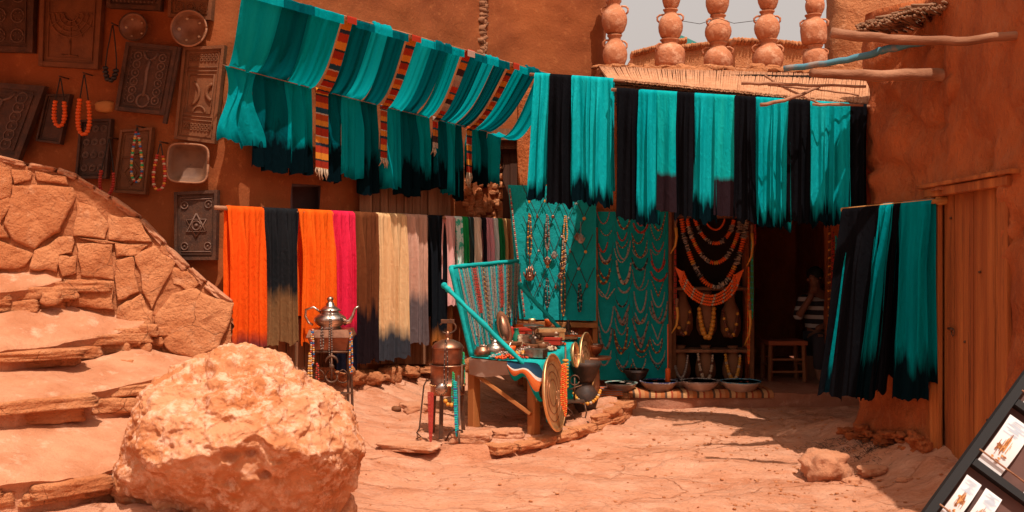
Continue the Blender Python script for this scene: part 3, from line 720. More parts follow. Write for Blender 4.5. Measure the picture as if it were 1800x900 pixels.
# small stones wedged at the end of steps
random.seed(17)
for px, py, Y, s in ((262, 580, 6.75, .07), (255, 610, 6.72, .05), (275, 600, 6.8, .05), (238, 600, 6.7, .06), (215, 612, 6.65, .07), (110, 520, 6.6, .06), (90, 525, 6.5, .07), (225, 640, 6.5, .05)):
    st.part('wedge_stone', rock(MB(), P(px, py, Y), (s, s*.6, s*.7), seed=px, sub=3, amp=.3, box=.8), M['stone'])
# ------------------------------------------------------------------ boulder
SIL = [(0, .222*1730), ]
def silr(ang):
    """outline radius in px about (418, 765) in the photo, ang from +x counter-clockwise"""
    pts = [(640, 800), (637, 760), (620, 715), (590, 685), (555, 668), (520, 645), (480, 618), (440, 611), (400, 613), (370, 632), (330, 640), (290, 652), (262, 680), (248, 712), (232, 755), (215, 800), (195, 835), (205, 868), (235, 915), (300, 960), (380, 990), (470, 995), (550, 970), (604, 905), (632, 850)]
    best = None; pol = sorted([(math.atan2(765-y, x-418), math.hypot(x-418, y-765)) for x, y in pts])
    pol = [(pol[-1][0]-2*math.pi, pol[-1][1])]+pol+[(pol[0][0]+2*math.pi, pol[0][1])]
    for (a, r), (c, d) in zip(pol, pol[1:]):
        if a <= ang <= c: return r+(d-r)*(ang-a)/(c-a)
    return 200
vs, fs = ico(8); out = []; bc = P(418, 765, 5.45)
for v in vs:
    ang = math.atan2(v.z, v.x); rad = math.hypot(v.x, v.z); sr = silr(ang)/F*5.46
    lat = math.acos(cl(abs(v.y)))/(math.pi/2)       # 0 at front/back pole, 1 at outline
    rr = sr*(math.sin(lat*math.pi/2)**.9)
    x = rr*math.cos(ang); z = rr*math.sin(ang)
    dep = .60*(1-(min(1, rr/sr))**2.2)**.5
    if v.y < 0:
        # upper slope leans back, belly at z about -.07, undercut below
        zz = z; lean = .30*max(0, zz+.06)*1.0+ (.26*(1-math.exp(-max(0, .0-zz+.08*fb(V(x*3.5, 0, 2))+.14*n3(x*2.2, 5))/.22)))
        y = -dep*1.0+lean*min(1, dep/.25)
    else: y = dep*.9
    q = V(x, y, z); n = v
    w = q*1.0
    d = .045*fb(w*2.4)+.028*fb(w*6)+.014*(abs(fb(w*15)))-.07*max(0, n3(w.x*7, w.y*7, w.z*7)-.15)-.035*max(0, n3(w.x*16, w.y*16, w.z*16)-.15)-.05*max(0, .06-abs(n3(w.x*2+3, w.y*2, w.z*2.5)))*3*.6+.006*fb(w*40, 3)
    # hollows in the face
    for hx, hz, hr, hd in ((.10, .0, .07, .07), (.19, .0, .045, .05), (.245, -.12, .05, .06), (.06, .16, .09, .03)):
        k = math.hypot(x-hx, (z-hz)*1.4)/hr
        if k < 1 and v.y < 0: q = q+V(0, hd*(1-k*k)**2*1.0, 0)
    out.append(bc+q+n*d)
mb = MB().add(out, fs, 0, True)
single('boulder', 'huge rounded pitted boulder in front of the steps', 'boulder', mb, M['boulder'])
mb = MB(); rock(mb, P(606, 905, 5.6), (.07, .10, .14), seed=4, sub=4, amp=.2); single('rock', 'flat rock wedged under the right end of the boulder', 'rock', mb, M['boulder'])
# ------------------------------------------------------------------ hanging cloths
TEAL = (.0, .34, .39, 1); TEALD = (.0, .13, .135, 1); TEALL = (.004, .45, .48, 1); DYE = (.002, .010, .014, 1); BLK = (.0035, .0035, .0045, 1)
CM = {}
def cmat(key, *a, **k):
    if key not in CM: CM[key] = clothmat(key, *a, **k)
    return CM[key]
def hang(name, label, cat, group, p0, p1, L, mat, seed=0, folds=4, amp=.018, back=.9, spread=0., sway=0., out=None, r=.02, nu=44, nv=46, hemvar=.02, skew=0., L1=None, mats=None):
    """cloth folded over a rail from p0 to p1 and hanging L metres on the front side"""
    d = p1-p0; w = d.length; dh = V(d.x, d.y, 0).normalized(); o = out or V(dh.y, -dh.x, 0)
    rs = random.Random(seed); ph = [rs.uniform(0, 6.28) for _ in range(6)]; kf = [folds*rs.uniform(.8, 1.2), folds*2.1*rs.uniform(.85, 1.15), folds*.5]
    L1 = L if L1 is None else L1; Lb = L*back
    tot = L+Lb+math.pi*r
    def fn(u, v):
        s = v*tot                                # 0 at the back hem
        ww = u+.035*n3(u*3.3+seed, s*1.4/max(L, .3), seed*.7)
        fl = lambda k: (math.sin(6.283*kf[0]*ww+ph[0]+.5*n3(seed, k*1.5))*1.0+.55*math.sin(6.283*kf[1]*ww+ph[1]+k*1.2)+.7*math.sin(6.283*kf[2]*ww+ph[2]))
        if s < Lb:
            k = (Lb-s); f = -1; kk = k
        elif s < Lb+math.pi*r: k = 0; f = 0
        else: k = s-Lb-math.pi*r; f = 1
        base = p0.lerp(p1, u)
        if f == 0:
            a = (s-Lb)/r; off = -math.cos(a)*r; up = math.sin(a)*r
            return base+o*off+V(0, 0, up)
        g = ss(0, .35*L, k)
        A = amp*(.30+.95*g)
        q = fl(k/L)*A
        Lk = lerp(L, L1, u); kz = k*(Lk/L)
        hv = hemvar*(n3(u*4+seed*1.3, seed)+.5*n3(u*11, seed+3))*(k/L)**2
        lat = (u-.5)*w*spread*(k/L)+sway*(k/L)**1.2+.5*amp*math.cos(6.283*kf[0]*ww+ph[0])*g-(u-.5)*w*.06*math.sin(math.pi*cl(k/L))
        z = -kz+hv
        return base+o*(f*(r+ (A*1.0 if f > 0 else A))+q+skew*k)+dh*lat+V(0, 0, z)
    mb = MB()
    def uv(u, v):
        s = v*tot
        if s < Lb: return (u+3, (Lb-s)/L)
        return (u+seed*.37, max(0, (s-Lb-math.pi*r))/L)
    mb.grid(lambda u, v: fn(u, v), nu, nv*2, uv=uv)
    c = (p0+p1)/2; c.z -= L
    return single(name, label, cat, mb, mat, group, c)
G1 = 'coloured scarves over the wall rod'
def rail(px0, px1, out=.16):
    a = onwall(400, 366, out); b = onwall(905, 388, out); A = along(a, b, px0); B = along(a, b, px1); return A, B
RODC = [  # px0 px1 hem_y material label seed folds
 (397, 461, 612, 705, cmat('orange_scarf', (.85, .085, .008, 1), (.20, .035, .035, 1), .90, .04, light=(.95, .13, .012, 1)), 'bright orange scarf with a maroon hem, leftmost on the wall rod', 3.0),
 (460, 523, 606, 0, cmat('black_brown_scarf', (.012, .013, .016, 1), (.25, .12, .05, 1), .58, .10, light=(.022, .022, .024, 1)), 'black scarf fading to brown at its hem, between the two orange scarves', 4),
 (521, 582, 606, 0, cmat('orange_scarf_plain', (.85, .10, .008, 1), None, light=(.95, .16, .014, 1)), 'plain orange scarf between the black-brown scarf and the pink one', 4),
 (580, 621, 655, 0, cmat('pink_scarf', (.75, .018, .06, 1), (.012, .010, .018, 1), .70, .03, light=(.85, .03, .085, 1)), 'hot pink scarf with a black dip-dyed hem', 3),
 (620, 662, 640, 0, cmat('brown_scarf', (.13, .035, .014, 1), (.018, .010, .012, 1), .62, .12, light=(.20, .06, .022, 1)), 'dark brown scarf beside the cream one', 3),
 (660, 711, 633, 0, cmat('cream_scarf', (.78, .42, .19, 1), (.05, .05, .06, 1), .78, .06, light=(.86, .54, .28, 1)), 'cream scarf with a charcoal dipped hem', 4),
 (709, 750, 606, 0, cmat('rose_scarf', (.62, .31, .21, 1), (.16, .11, .11, 1), .60, .06, light=(.72, .39, .28, 1)), 'dusty rose scarf with a grey dipped half', 3),
 (748, 779, 600, 0, cmat('black_orange_scarf', (.010, .011, .014, 1), (.45, .14, .03, 1), .88, .05), 'narrow black scarf with an orange hem', 2),
 (778, 791, 600, 0, cmat('rust_scarf', (.22, .06, .02, 1)), 'thin rust brown scarf at the end of the long rod', 1)]
for i, (a, b, hy, _, m, lab, fo) in enumerate(RODC):
    p0, p1 = rail(a, b); L = (hy-(366+.0436*(a-400)))/F*((p0.y+p1.y)/2)
    if i == 7: L *= 1.02
    hang('scarf', lab, 'scarf', G1, p0, p1, L*.985, m, seed=i+1, folds=fo*.9, amp=.016, back=.8, hemvar=.05, nu=56)
a, b = rail(388, 792); a = a.lerp(b, -.02)
single('cloth_rod', 'long wooden rod on the wall carrying the orange, black, pink and cream scarves', 'rod', MB().tube([a, a.lerp(b, .5)-V(0, 0, .008), b], .017, 10), M['pole'])
SM = [(781, 797, (.85, .38, .34, 1), 'pale pink small scarf, first past the rust brown one'), (796, 811, (.62, .70, .60, 1), 'white and green tie-dyed small scarf'), (810, 820, (.015, .26, .06, 1), 'bright green small scarf between white and dark grey'),
      (820, 830, (.03, .045, .04, 1), 'dark grey green small scarf'), (830, 844, (.85, .55, .40, 1), 'cream pink small scarf left of the narrow black one'), (843, 853, (.02, .015, .02, 1), 'narrow black small scarf on the short rod'),
      (852, 864, (.85, .34, .38, 1), 'rose pink small scarf right of the narrow black one'), (863, 873, (.85, .80, .72, 1), 'white small scarf beside the slim green one'), (872, 881, (.02, .24, .07, 1), 'slim green small scarf near the end of the short rod'), (880, 903, (.78, .42, .16, 1), 'sand coloured small scarf at the far end of the short rod')]
TD = mk('tie_dye', (.66, .68, .60, 1), .9, c2=(.04, .42, .26, 1), sc2=16, lo=.5, hi=.56)
for i, (a, b, c, lab) in enumerate(SM):
    p0, p1 = rail(a, b, .22); m = TD if i == 1 else cmat('small%d' % i, c)
    hang('small_scarf', lab, 'scarf', 'small scarves over the short rod', p0+V(0, 0, .0), p1, .8, m, seed=i+40, folds=1.6, amp=.012, back=.7, nu=20, nv=26)
a, b = rail(779, 911, .22)
single('cloth_rod', 'short wooden rod carrying the small pink, green and white scarves', 'rod', MB().tube([a, b], .014, 10), M['pole'])
# --- awning of turquoise scarves and kilims
AA, AB = P(470, -10, 7.15), P(970, 131, 8.75)
BA, BB = onwall(405, 117, .16), onwall(886, 238, .30)
teal_m = [cmat('awning_teal', TEAL, (.0, .035, .045, 1), .86, .12, soft=.2, transl=.5, light=TEALL), cmat('awning_teal_b', (.0, .27, .30, 1), DYE, .66, .20, soft=.14, transl=.5, light=(.0, .40, .43, 1)), cmat('awning_teal_dark', (.0, .085, .105, 1), DYE, .56, .26, soft=.14, transl=.42, light=(.0, .14, .16, 1))]
KC = [(1.0, (.30, .022, .008, 1)), (.12, (.45, .32, .22, 1)), (.8, (.52, .15, .015, 1)), (.4, (.02, .03, .045, 1)), (.9, (.34, .03, .010, 1)), (.8, (.55, .18, .02, 1)), (.25, (.03, .02, .02, 1)), (.8, (.26, .02, .008, 1)), (.7, (.48, .10, .012, 1)), (.7, (.012, .045, .065, 1)), (.15, (.4, .28, .2, 1)), (.8, (.36, .05, .01, 1)), (.7, (.52, .17, .02, 1)), (.3, (.02, .03, .04, 1))]
kil = stripes('kilim_bands', KC, 2.6)
strips = [  # A px, B px, kind, hem drop m, label
 (430, 497, 404, 452, 0, 0.56, 'crumpled bright turquoise scarf at the corner end of the awning'),
 (497, 548, 452, 506, 2, 0.72, 'dark turquoise awning scarf with a black lower half, second from the corner'),
 (548, 600, 506, 551, 1, 0.70, 'pale turquoise awning scarf left of the longest kilim'),
 (600, 622, 551, 577, 'K', 0.64, 'fringed orange and red kilim, longest and nearest the corner of the awning'),
 (622, 656, 577, 606, 2, 0.72, 'dark turquoise awning scarf right of the longest kilim'),
 (656, 686, 606, 640, 0, 0.66, 'bright turquoise awning scarf between two dark ones and past the longest kilim'),
 (686, 714, 640, 666, 2, 0.78, 'dark awning scarf with black hem left of the second kilim'),
 (714, 735, 666, 680, 'K', 0.46, 'orange and red kilim, second along the awning from the corner'),
 (735, 762, 680, 708, 0, 0.70, 'bright awning scarf right of the second kilim'),
 (762, 790, 708, 735, 2, 0.74, 'dark awning scarf midway between the second and third kilims'),
 (790, 812, 735, 758, 1, 0.66, 'mid turquoise awning scarf left of the third kilim'),
 (812, 829, 758, 769, 'K', 0.28, 'grey and red kilim, third along the awning from the corner'),
 (829, 852, 769, 788, 2, 0.62, 'dark awning scarf right of the third kilim'),
 (852, 874, 788, 805, 0, 0.66, 'bright awning scarf between the third and fourth kilims'),
 (874, 893, 805, 818, 2, 0.70, 'dark awning scarf left of the fourth kilim'),
 (893, 907, 818, 829, 'K', 0.44, 'narrow tasselled kilim nearest the shop end of the awning'),
 (907, 925, 829, 846, 1, 0.50, 'mid turquoise awning scarf right of the narrow tasselled kilim'),
 (925, 947, 846, 865, 2, 0.52, 'dark awning scarf last but one towards the shop'),
 (947, 972, 865, 887, 0, 0.48, 'bright sagging awning scarf nearest the shop')]
for i, (a0, a1, b0, b1, kd, drop, lab) in enumerate(strips):
    K = kd == 'K'; A0, A1 = along(AA, AB, a0), along(AA, AB, a1); B0, B1 = along(BA, BB, b0), along(BA, BB, b1)
    if not K:                                          # neighbouring edges overlap a little
        e = .012; A0 = A0.lerp(A1, -e*3); B0 = B0.lerp(B1, -e*3); A1 = A1.lerp(A0, -e*3); B1 = B1.lerp(B0, -e*3)
    if K: A0, A1 = A0.lerp(A1, .12), A1.lerp(A0, .12); B0, B1 = B0.lerp(B1, .08), B1.lerp(B0, .08)
    rs = random.Random(i*7+1); nf = 1.2 if K else rs.uniform(1.3, 2.0); ph = [rs.uniform(0, 6.28) for _ in range(4)]
    top = .07 if not K else .06; span = ((A0-B0).length+(A1-B1).length)/2; tot = top+span+drop; ov = (.012 if i % 2 else -.012)*(0 if K else 1)-(.05 if K else 0)
    dd = (B1-B0).normalized(); dh = V(dd.x, dd.y, 0).normalized(); inn = -WN
    wB = (B1-B0).length; wide = 1.15 if not K else 1.
    sg = .10 if i < 18 else .26
    def fn(u, v):
        s = v*tot; ww = u+.05*n3(u*3+i, s*1.3, i)
        fo = (math.sin(6.283*nf*ww+ph[0])+.6*math.sin(6.283*nf*2.2*ww+ph[1]+s)+.35*n3(u*5, s*2, i))*(.001 if K else .011)*(1 if s > top+.12 else .25+.75*max(0, s-top)/.12)
        a = A0.lerp(A1, u); b = B0.lerp(B1, u)
        if s < top: return a+V(0, 0, -(top-s))+WN*(.02+fo+(.03 if K else 0))            # short turn-over outside the upper cord
        if s < top+span:
            t = (s-top)/span; sag = -sg*math.sin(math.pi*t)*(.6+.4*t)
            return a.lerp(b, t)+V(0, 0, sag+ov+fo*(1.2)+.012)+dh*fo*.6
        k = (s-top-span); t = k/drop
        g = ss(0, .4, t); hv = (0 if K else .05*(n3(u*3+i*2.1, i)+.5*n3(u*9, i)))*t*t
        return b+V(0, 0, .010-k+hv)+inn*((-.012 if K else .045)+(0 if K else ov*.6)-fo*(1+1.6*g))+dh*((u-.5)*wB*(.10 if not K else .02)*t+fo*1.2*g+(.05*math.sin(k*9+u*3) if i == 0 else 0))
    mb = MB(); k0 = (top+span)/tot
    mb.grid(fn, 14 if K else 44, 100, uv=(lambda u, v: (u, v*1.0)) if K else (lambda u, v: (u+i*.61, (v-k0)/(1-k0) if v > k0 else (v-k0)*.8)))
    c = (B0+B1)/2-V(0, 0, drop)
    if not K: single('awning_scarf', lab, 'scarf', mb, teal_m[kd], 'turquoise scarves of the awning', c)
    else:
        t = Thing('kilim', lab, 'kilim', c, 'kilims in the awning'); t.part('cloth', mb, kil if i != 11 else stripes('kilim_grey', [(1, (.35, .2, .15, 1)), (1, (.42, .03, .012, 1)), (.3, (.02, .06, .09, 1)), (1, (.5, .14, .02, 1)), (1, (.05, .02, .02, 1)), (.8, (.4, .28, .2, 1))], 4.))
        mf = MB()
        for q in range(9 if i != 11 else 4):
            e = fn((q+.5)/9, 1.0); l = rs.uniform(.05, .10) if i != 15 else rs.uniform(.06, .16)
            mf.tube([e, e+V(rs.uniform(-.01, .01), 0, -l*.5), e+V(rs.uniform(-.02, .02), 0, -l)], [.004, .006, .003], 4)
        t.part('fringe', mf, M['cream_b'])
a = onwall(388, 113, -.02)
single('cord_line', 'thin cord stretched under the fold of the turquoise awning', 'cord', MB().tube([a]+[BA.lerp(BB, k/12)-V(0, 0, .002)-inn*.004+V(0, 0, -.01*math.sin(math.pi*k/12)) for k in range(13)]+[P(905, 233, 10.0)], .0035, 5), M['pole'])
single('cord_line', 'upper cord carrying the outer edge of the turquoise awning', 'cord', MB().tube([AA.lerp(AB, t) for t in (-.25, 0, .25, .5, .75, 1.0)], .006, 5), M['pole'])
# --- cloths in front of the shop
RA, RB = P(936, 131, 8.30), P(1090, 142, 8.05)
QA, QB = P(1083, 158, 7.98), P(1520, 187, 7.25)
SHM = {'k': [cmat('black_cloth', BLK, None, light=(.007, .007, .009, 1), transl=.05)],
       't': [cmat('shop_teal_%d' % i, c, DYE, at, am, transl=.25, light=l, wr=.5) for i, (c, l, at, am) in enumerate([((.0, .37, .40, 1), (.01, .52, .54, 1), .86, .10), ((.0, .30, .33, 1), (.005, .44, .47, 1), .86, .12), ((.0, .34, .37, 1), (.01, .49, .51, 1), .80, .12)])],
       'd': [cmat('shop_teal_block', (.0, .35, .38, 1), (.026, .014, .018, 1), .68, .012, soft=.03, transl=.25, light=(.01, .52, .48, 1), wr=.5)]}
SH = [(0, 941, 968, 352, 't', 0, 'narrow turquoise cloth at the left end of the shop rods, beside the awning'), (0, 967, 1007, 360, 'k', 0, 'black cloth, first black one after the awning'), (0, 1006, 1041, 356, 't', 2, 'turquoise cloth with black hem right of the first black cloth'),
      (0, 1040, 1079, 362, 't', 0, 'wide bright turquoise cloth at the end of the upper shop rod'), (1, 1085, 1126, 386, 'k', 0, 'black cloth hanging at the left end of the lower shop rod'), (1, 1124, 1158, 394, 't', 1, 'long turquoise cloth beside the one with the square black end'),
      (1, 1156, 1191, 372, 'd', 0, 'turquoise cloth with a square black end, left of the two such cloths'), (1, 1189, 1222, 382, 'k', 0, 'narrow black cloth between the two pairs of turquoise cloths'), (1, 1220, 1259, 390, 't', 2, 'turquoise cloth under the third pot stack'),
      (1, 1257, 1293, 380, 'd', 0, 'turquoise cloth with a square black end, right of the two such cloths'), (1, 1292, 1330, 388, 'k', 0, 'black cloth midway along the shop front under the fourth pot stack'), (1, 1327, 1362, 398, 't', 1, 'crinkled turquoise cloth hanging under the leaning sticks'),
      (1, 1358, 1389, 402, 't', 0, 'bright turquoise cloth left of the widest black cloth'), (1, 1387, 1428, 392, 'k', 0, 'widest black cloth, right of the leaning sticks'), (1, 1425, 1462, 396, 't', 2, 'turquoise cloth right of the widest black cloth'),
      (1, 1456, 1496, 398, 't', 1, 'last turquoise cloth before the right building'), (1, 1492, 1524, 392, 'k', 0, 'black cloth half hidden by the right building')]
for i, (rw, a, b, hy, kd, mi, lab) in enumerate(SH):
    p0, p1 = (along(RA, RB, a), along(RA, RB, b)) if rw == 0 else (along(QA, QB, a), along(QA, QB, b))
    ty = 450-(((p0.z+p1.z)/2)-1.5)*F/((p0.y+p1.y)/2); L = (hy-ty)/F*((p0.y+p1.y)/2)
    hang('hanging_cloth', lab, 'cloth', 'turquoise and black cloths before the shop', p0, p1, L, SHM[kd][mi], seed=i*3+60, folds=1.5 if kd != 'd' else .8, amp=.017 if kd != 'd' else .010, back=.88, spread=.10, nu=44, hemvar=.05 if kd != 'd' else .01, sway=(-.05 if i == 0 else 0))
single('cloth_rod', 'short pole under the awning end carrying four cloths beside the first pot stack', 'rod', MB().tube([RA.lerp(RB, -.03), RA.lerp(RB, 1.05)], .014, 10), M['pole'])
single('cloth_rod', 'long pole under the reed roof carrying the shop cloths', 'rod', MB().tube([QA.lerp(QB, -.02), QA.lerp(QB, .5)-V(0, 0, .005), QA.lerp(QB, 1.02)], .014, 10), M['pole'])
# --- cloths on the right wall
TA, TB = P(1478, 366, 7.20), P(1650, 353, 6.60); TA.x -= .05; TB = V(2.86, 6.62, P(1650, 353, 6.62).z)
TB = P(1649, 353, 6.55); TA = P(1484, 369, 6.95)
RW = [(1484, 1552, 566, 694, 'k', 'broad black cloth swept to the left on the right wall', -.10, .35), (1550, 1574, 700, 700, 't', 'slim turquoise cloth left of the wide one on the right wall', -.14, .25),
      (1571, 1587, 690, 690, 'k', 'slim black cloth between two turquoise cloths on the right wall', -.09, .5), (1583, 1641, 708, 706, 't', 'wide turquoise cloth with black hem beside the plank door', -.02, .35)]
for i, (a, b, _, hy, kd, lab, sw, sp) in enumerate(RW):
    p0, p1 = along(TA, TB, a), along(TA, TB, b); L = (hy-361)/F*((p0.y+p1.y)/2)
    m = cmat('right_teal_%d' % i, (.0, .18, .20, 1), DYE, .74, .14, transl=.2, light=(.0, .29, .31, 1)) if kd == 't' else cmat('black_cloth', BLK)
    hang('wall_cloth', lab, 'cloth', 'cloths on the right wall rod', p0, p1, L, m, seed=i+90, folds=1.8, amp=.022, back=.92, spread=sp, sway=sw, out=V(-.85, -.5, 0).normalized(), hemvar=.06)
p0, p1 = along(TA, TB, 1500), along(TA, TB, 1545)
hang('wall_cloth', 'turquoise cloth peeping out behind the broad black one on the right wall', 'cloth', 'cloths on the right wall rod', p0+V(.03, .03, 0), p1+V(.03, .03, 0), 1.30, cmat('right_teal_1', TEAL), seed=97, folds=2, amp=.02, back=.8, spread=.9, sway=-.10, out=V(-.85, -.5, 0).normalized())
single('cloth_rod', 'stub of orange wooden rod on the right wall by the plank door', 'rod', MB().tube([TA.lerp(TB, -.03), TA.lerp(TB, 1.04)], .017, 10).tube([TB, TB+V(.2, .1, .02)], .03, 8), mk('orange_rod', (.5, .2, .05, 1), .7))
# --- sticks lying over the reed roof edge
for pts, r, lab in (([(1303, 146, 7.20), (1400, 149, 7.10), (1522, 152, 6.90)], .012, 'long thin branch lying level across the roof edge'), ([(1337, 186, 7.00), (1400, 170, 7.05), (1440, 152, 7.20)], .014, 'short pale stick slanting down to the left over the roof edge'),
        ([(1345, 133, 7.30), (1380, 155, 7.15), (1440, 182, 7.00), (1512, 184, 6.90)], .009, 'bent thin branch curving down to the right under the roof edge'), ([(1428, 183, 6.95), (1518, 185, 6.85)], .010, 'straight thin cane at the roof corner'),
        ([(1350, 150, 7.20), (1430, 156, 7.20), (1510, 168, 7.20)], .008, 'thin twig crossing below the level branch')):
    single('branch', lab, 'branch', beam([P(*q) for q in pts], [r*(1-.1*i) for i in range(len(pts))], seed=r*900), M['pole'], 'sticks over the roof edge')
# ------------------------------------------------------------------ pots on the roof
POTS = [(1080, [(62, 121, 42, 0), (2, 60, 43, 1), (-60, 0, 40, 1)], 'stack at the left end of the terrace'), (1178, [(70, 123, 50, 2), (17, 70, 44, 0), (-35, 16, 34, 0)], 'second stack from the left of the terrace'),
        (1261, [(75, 127, 52, 0), (27, 76, 44, 0), (-30, 26, 40, 0)], 'middle stack of the terrace'), (1350, [(70, 128, 50, 0), (20, 72, 44, 0), (-30, 18, 36, 0)], 'fourth stack, above the leaning sticks'), (1432, [(80, 122, 42, 2), (26, 80, 46, 2), (-12, 27, 32, 0)], 'stack against the bright upper wall')]
POSN = ['lowest', 'second', 'third']
for si, (px, ps, lab) in enumerate(POTS):
    Y = 9.98
    for pi_, (y0, y1, w, kind) in enumerate(ps):
        zb = P(px, y1, Y).z; zt = P(px, y0, Y).z; H = (zt-zb)*1.0; rr = w/F*Y/2*random.uniform(.95, 1.06); c = P(px+random.uniform(-1.5, 1.5), y1, Y); jt = Matrix.Rotation(random.uniform(-.03, .03), 3, 'X')@Matrix.Rotation(random.uniform(-.03, .03), 3, 'Y')
        prof = [(rr*.55, 0), (rr*.80, .10), (rr*.98, .28), (rr*1.02, .42), (rr*.98, .55), (rr*.82, .70), (rr*.60, .80), (rr*.50, .86), (rr*.50, .92), (rr*.60, .965), (rr*.62, 1.0), (rr*.52, 1.0), (rr*.45, .93)] if kind != 2 else [(rr*.62, 0), (rr*.9, .06), (rr*1.0, .2), (rr*1.02, .5), (rr*.98, .68), (rr*.75, .8), (rr*.55, .84), (rr*.55, .93), (rr*.64, .97), (rr*.66, 1.), (rr*.55, 1.)]
        t = Thing('clay_pot', '%s terracotta pot in the %s' % (POSN[pi_], lab), 'pot', c, 'terracotta pots stacked on the terrace')
        t.part('body', MB().lathe([(r, z*H) for r, z in prof], c, 28, wob=.06, M=jt), M['pot'])
        a0 = random.uniform(-.5, .5)
        for sg in (0, math.pi):
            dr = V(math.cos(a0+sg), math.sin(a0+sg), 0)
            t.part('handle', MB().tube([c+dr*rr*.50+V(0, 0, H*.84), c+dr*rr*.86+V(0, 0, H*.83), c+dr*rr*1.06+V(0, 0, H*.76), c+dr*rr*1.04+V(0, 0, H*.66), c+dr*rr*.90+V(0, 0, H*.60)], .011, 6), M['pot'])
    mb = MB()
    for k in range(5): rock(mb, P(px+random.uniform(-24, 24), 124, Y-.1)+V(0, 0, .0), (.06, .05, .03), seed=si*5+k, sub=2, amp=.3)
    single('mud_bedding', 'lump of mud bedding under the %s' % lab, 'mud', mb, M['adobe_pale'], 'mud lumps under the pot stacks')
single('wire', 'thin drooping wire tied between the pot stacks', 'wire', MB().tube([P(1200, 37, 9.9), P(1230, 42, 9.9), P(1262, 32, 9.85), P(1290, 41, 9.85), P(1330, 36, 9.9)], .003, 4), M['cord'])
# ------------------------------------------------------------------ bead strands
def curve_pts(a, b, drop, n, shape='u', fwd=V(0, 0, 0)):
    out = []
    for i in range(n+1):
        t = i/n; s = 4*t*(1-t)
        if shape == 'v': s = 1-abs(2*t-1)
        elif shape == 'u': s = s**.75
        elif shape == 'l':                                # long narrow loop, closing to a round end
            s = 1-abs(2*t-1)**1.25; w = math.sin(math.pi*t)*.0; x = (1 if t > .5 else -1)*(abs(2*t-1)**.35 if s > .75 else .92)
            out.append(a.lerp(b, .5+x*.5*(.3+.9*s))+V(0, 0, -drop*s)+fwd*s); continue
        out.append(a.lerp(b, t)+V(0, 0, -drop*s)+fwd*s)
    return out
def walk(pts, step):
    out = []; need = 0
    for a, b in zip(pts, pts[1:]):
        L = (b-a).length; t = need
        while t < L: out.append(a.lerp(b, t/L) if L else a); t += step
        need = t-L
    return out
def beads(mb, pts, r, mi=0, nmat=1, pat=None, gap=1.85, grow=0., nu=7, nv=5, flat=1.):
    ps = walk(pts, r*gap); n = len(ps)
    for i, p in enumerate(ps):
        k = 1+grow*math.sin(math.pi*i/max(1, n-1)); m = pat[i % len(pat)] if pat else mi
        mb.ball(p, r*k*random.uniform(.9, 1.1), m, nu, nv, (1, 1, flat))
    return mb
BP = {'orange': ['orange_b', 'amber_b'], 'amber': ['amber_b', 'cream_b'], 'red': ['red_b', 'brown_b'], 'brown': ['brown_b', 'amber_b'], 'silver': ['silver_b', 'grey_b'], 'grey': ['grey_b', 'brown_b'], 'teal': ['teal_b', 'blue_b'], 'black': ['dark_b', 'grey_b'],
      'cream': ['cream_b', 'brown_b'], 'many coloured': ['red_b', 'blue_b', 'cream_b', 'amber_b', 'green_b'], 'green': ['green_b', 'teal_b']}
def necklace(lab, a, b, drop, r, colr, shape='u', group=None, pendant=None, cordtop=0., fwd=V(0, 0, 0), pat=None, gap=1.85, grow=0., nu=7, nv=5, n=22, ):
    pts = curve_pts(a, b, drop, n, shape, fwd); mats = [M['cord']]+[M[q] for q in BP[colr]]
    c = (a+b)/2; c.z -= drop
    t = Thing('necklace', lab, 'necklace', c, group)
    t.part('cord', MB().tube(pts, r*.3, 4), M['cord'])
    k = int(len(pts)*cordtop/2); bp = pts[k:len(pts)-k] if k else pts
    mb = MB(); beads(mb, bp, r, 1, pat=pat or [1, 1, 1, 2], gap=gap, grow=grow, nu=nu, nv=nv); t.part('beads', mb, mats)
    if pendant: t.part('pendant', pendant(c+V(0, -.005, -.004)), M[BP[colr][0]])
    return t
def pend(kind, s):
    def f(c):
        mb = MB()
        if kind == 'drop': mb.ball(c-V(0, 0, s*1.3), s, 0, 8, 6, (.75, .35, 1.3)); mb.ball(c, s*.35, 0, 6, 4)
        elif kind == 'disc': mb.lathe([(s*.2, -.003), (s, -.003), (s*1.05, 0), (s, .003), (s*.3, .005)], c-V(0, 0, s), 12, 0, Matrix.Rotation(R(90), 3, 'X'))
        elif kind == 'cross':
            for d in (V(s, 0, 0), V(0, 0, s*1.1)): mb.tube([c-V(0, 0, s)-d, c-V(0, 0, s)+d], s*.28, 5)
            mb.ball(c-V(0, 0, s), s*.45, 0, 6, 5, (1, .4, 1))
        elif kind == 'hand':
            mb.ball(c-V(0, 0, s*1.9), s, 0, 12, 8, (1, .22, .95))
            for i, x in enumerate((-.62, -.22, .22, .62)):
                h = (1.5, 1.9, 1.9, 1.5)[i]; mb.tube([c+V(x*s, 0, -s*1.7), c+V(x*s, 0, -s*1.7+h*s)], [s*.22, s*.16], 6)
            for sg in (-1, 1): mb.tube([c+V(sg*.8*s, 0, -s*2), c+V(sg*1.15*s, 0, -s*1.4), c+V(sg*1.25*s, 0, -s*.9)], [s*.25, s*.2, s*.1], 6)
            mb.ball(c-V(0, .01, s*1.9), s*.35, 0, 8, 6, (1, .5, 1))
        return mb
    return f
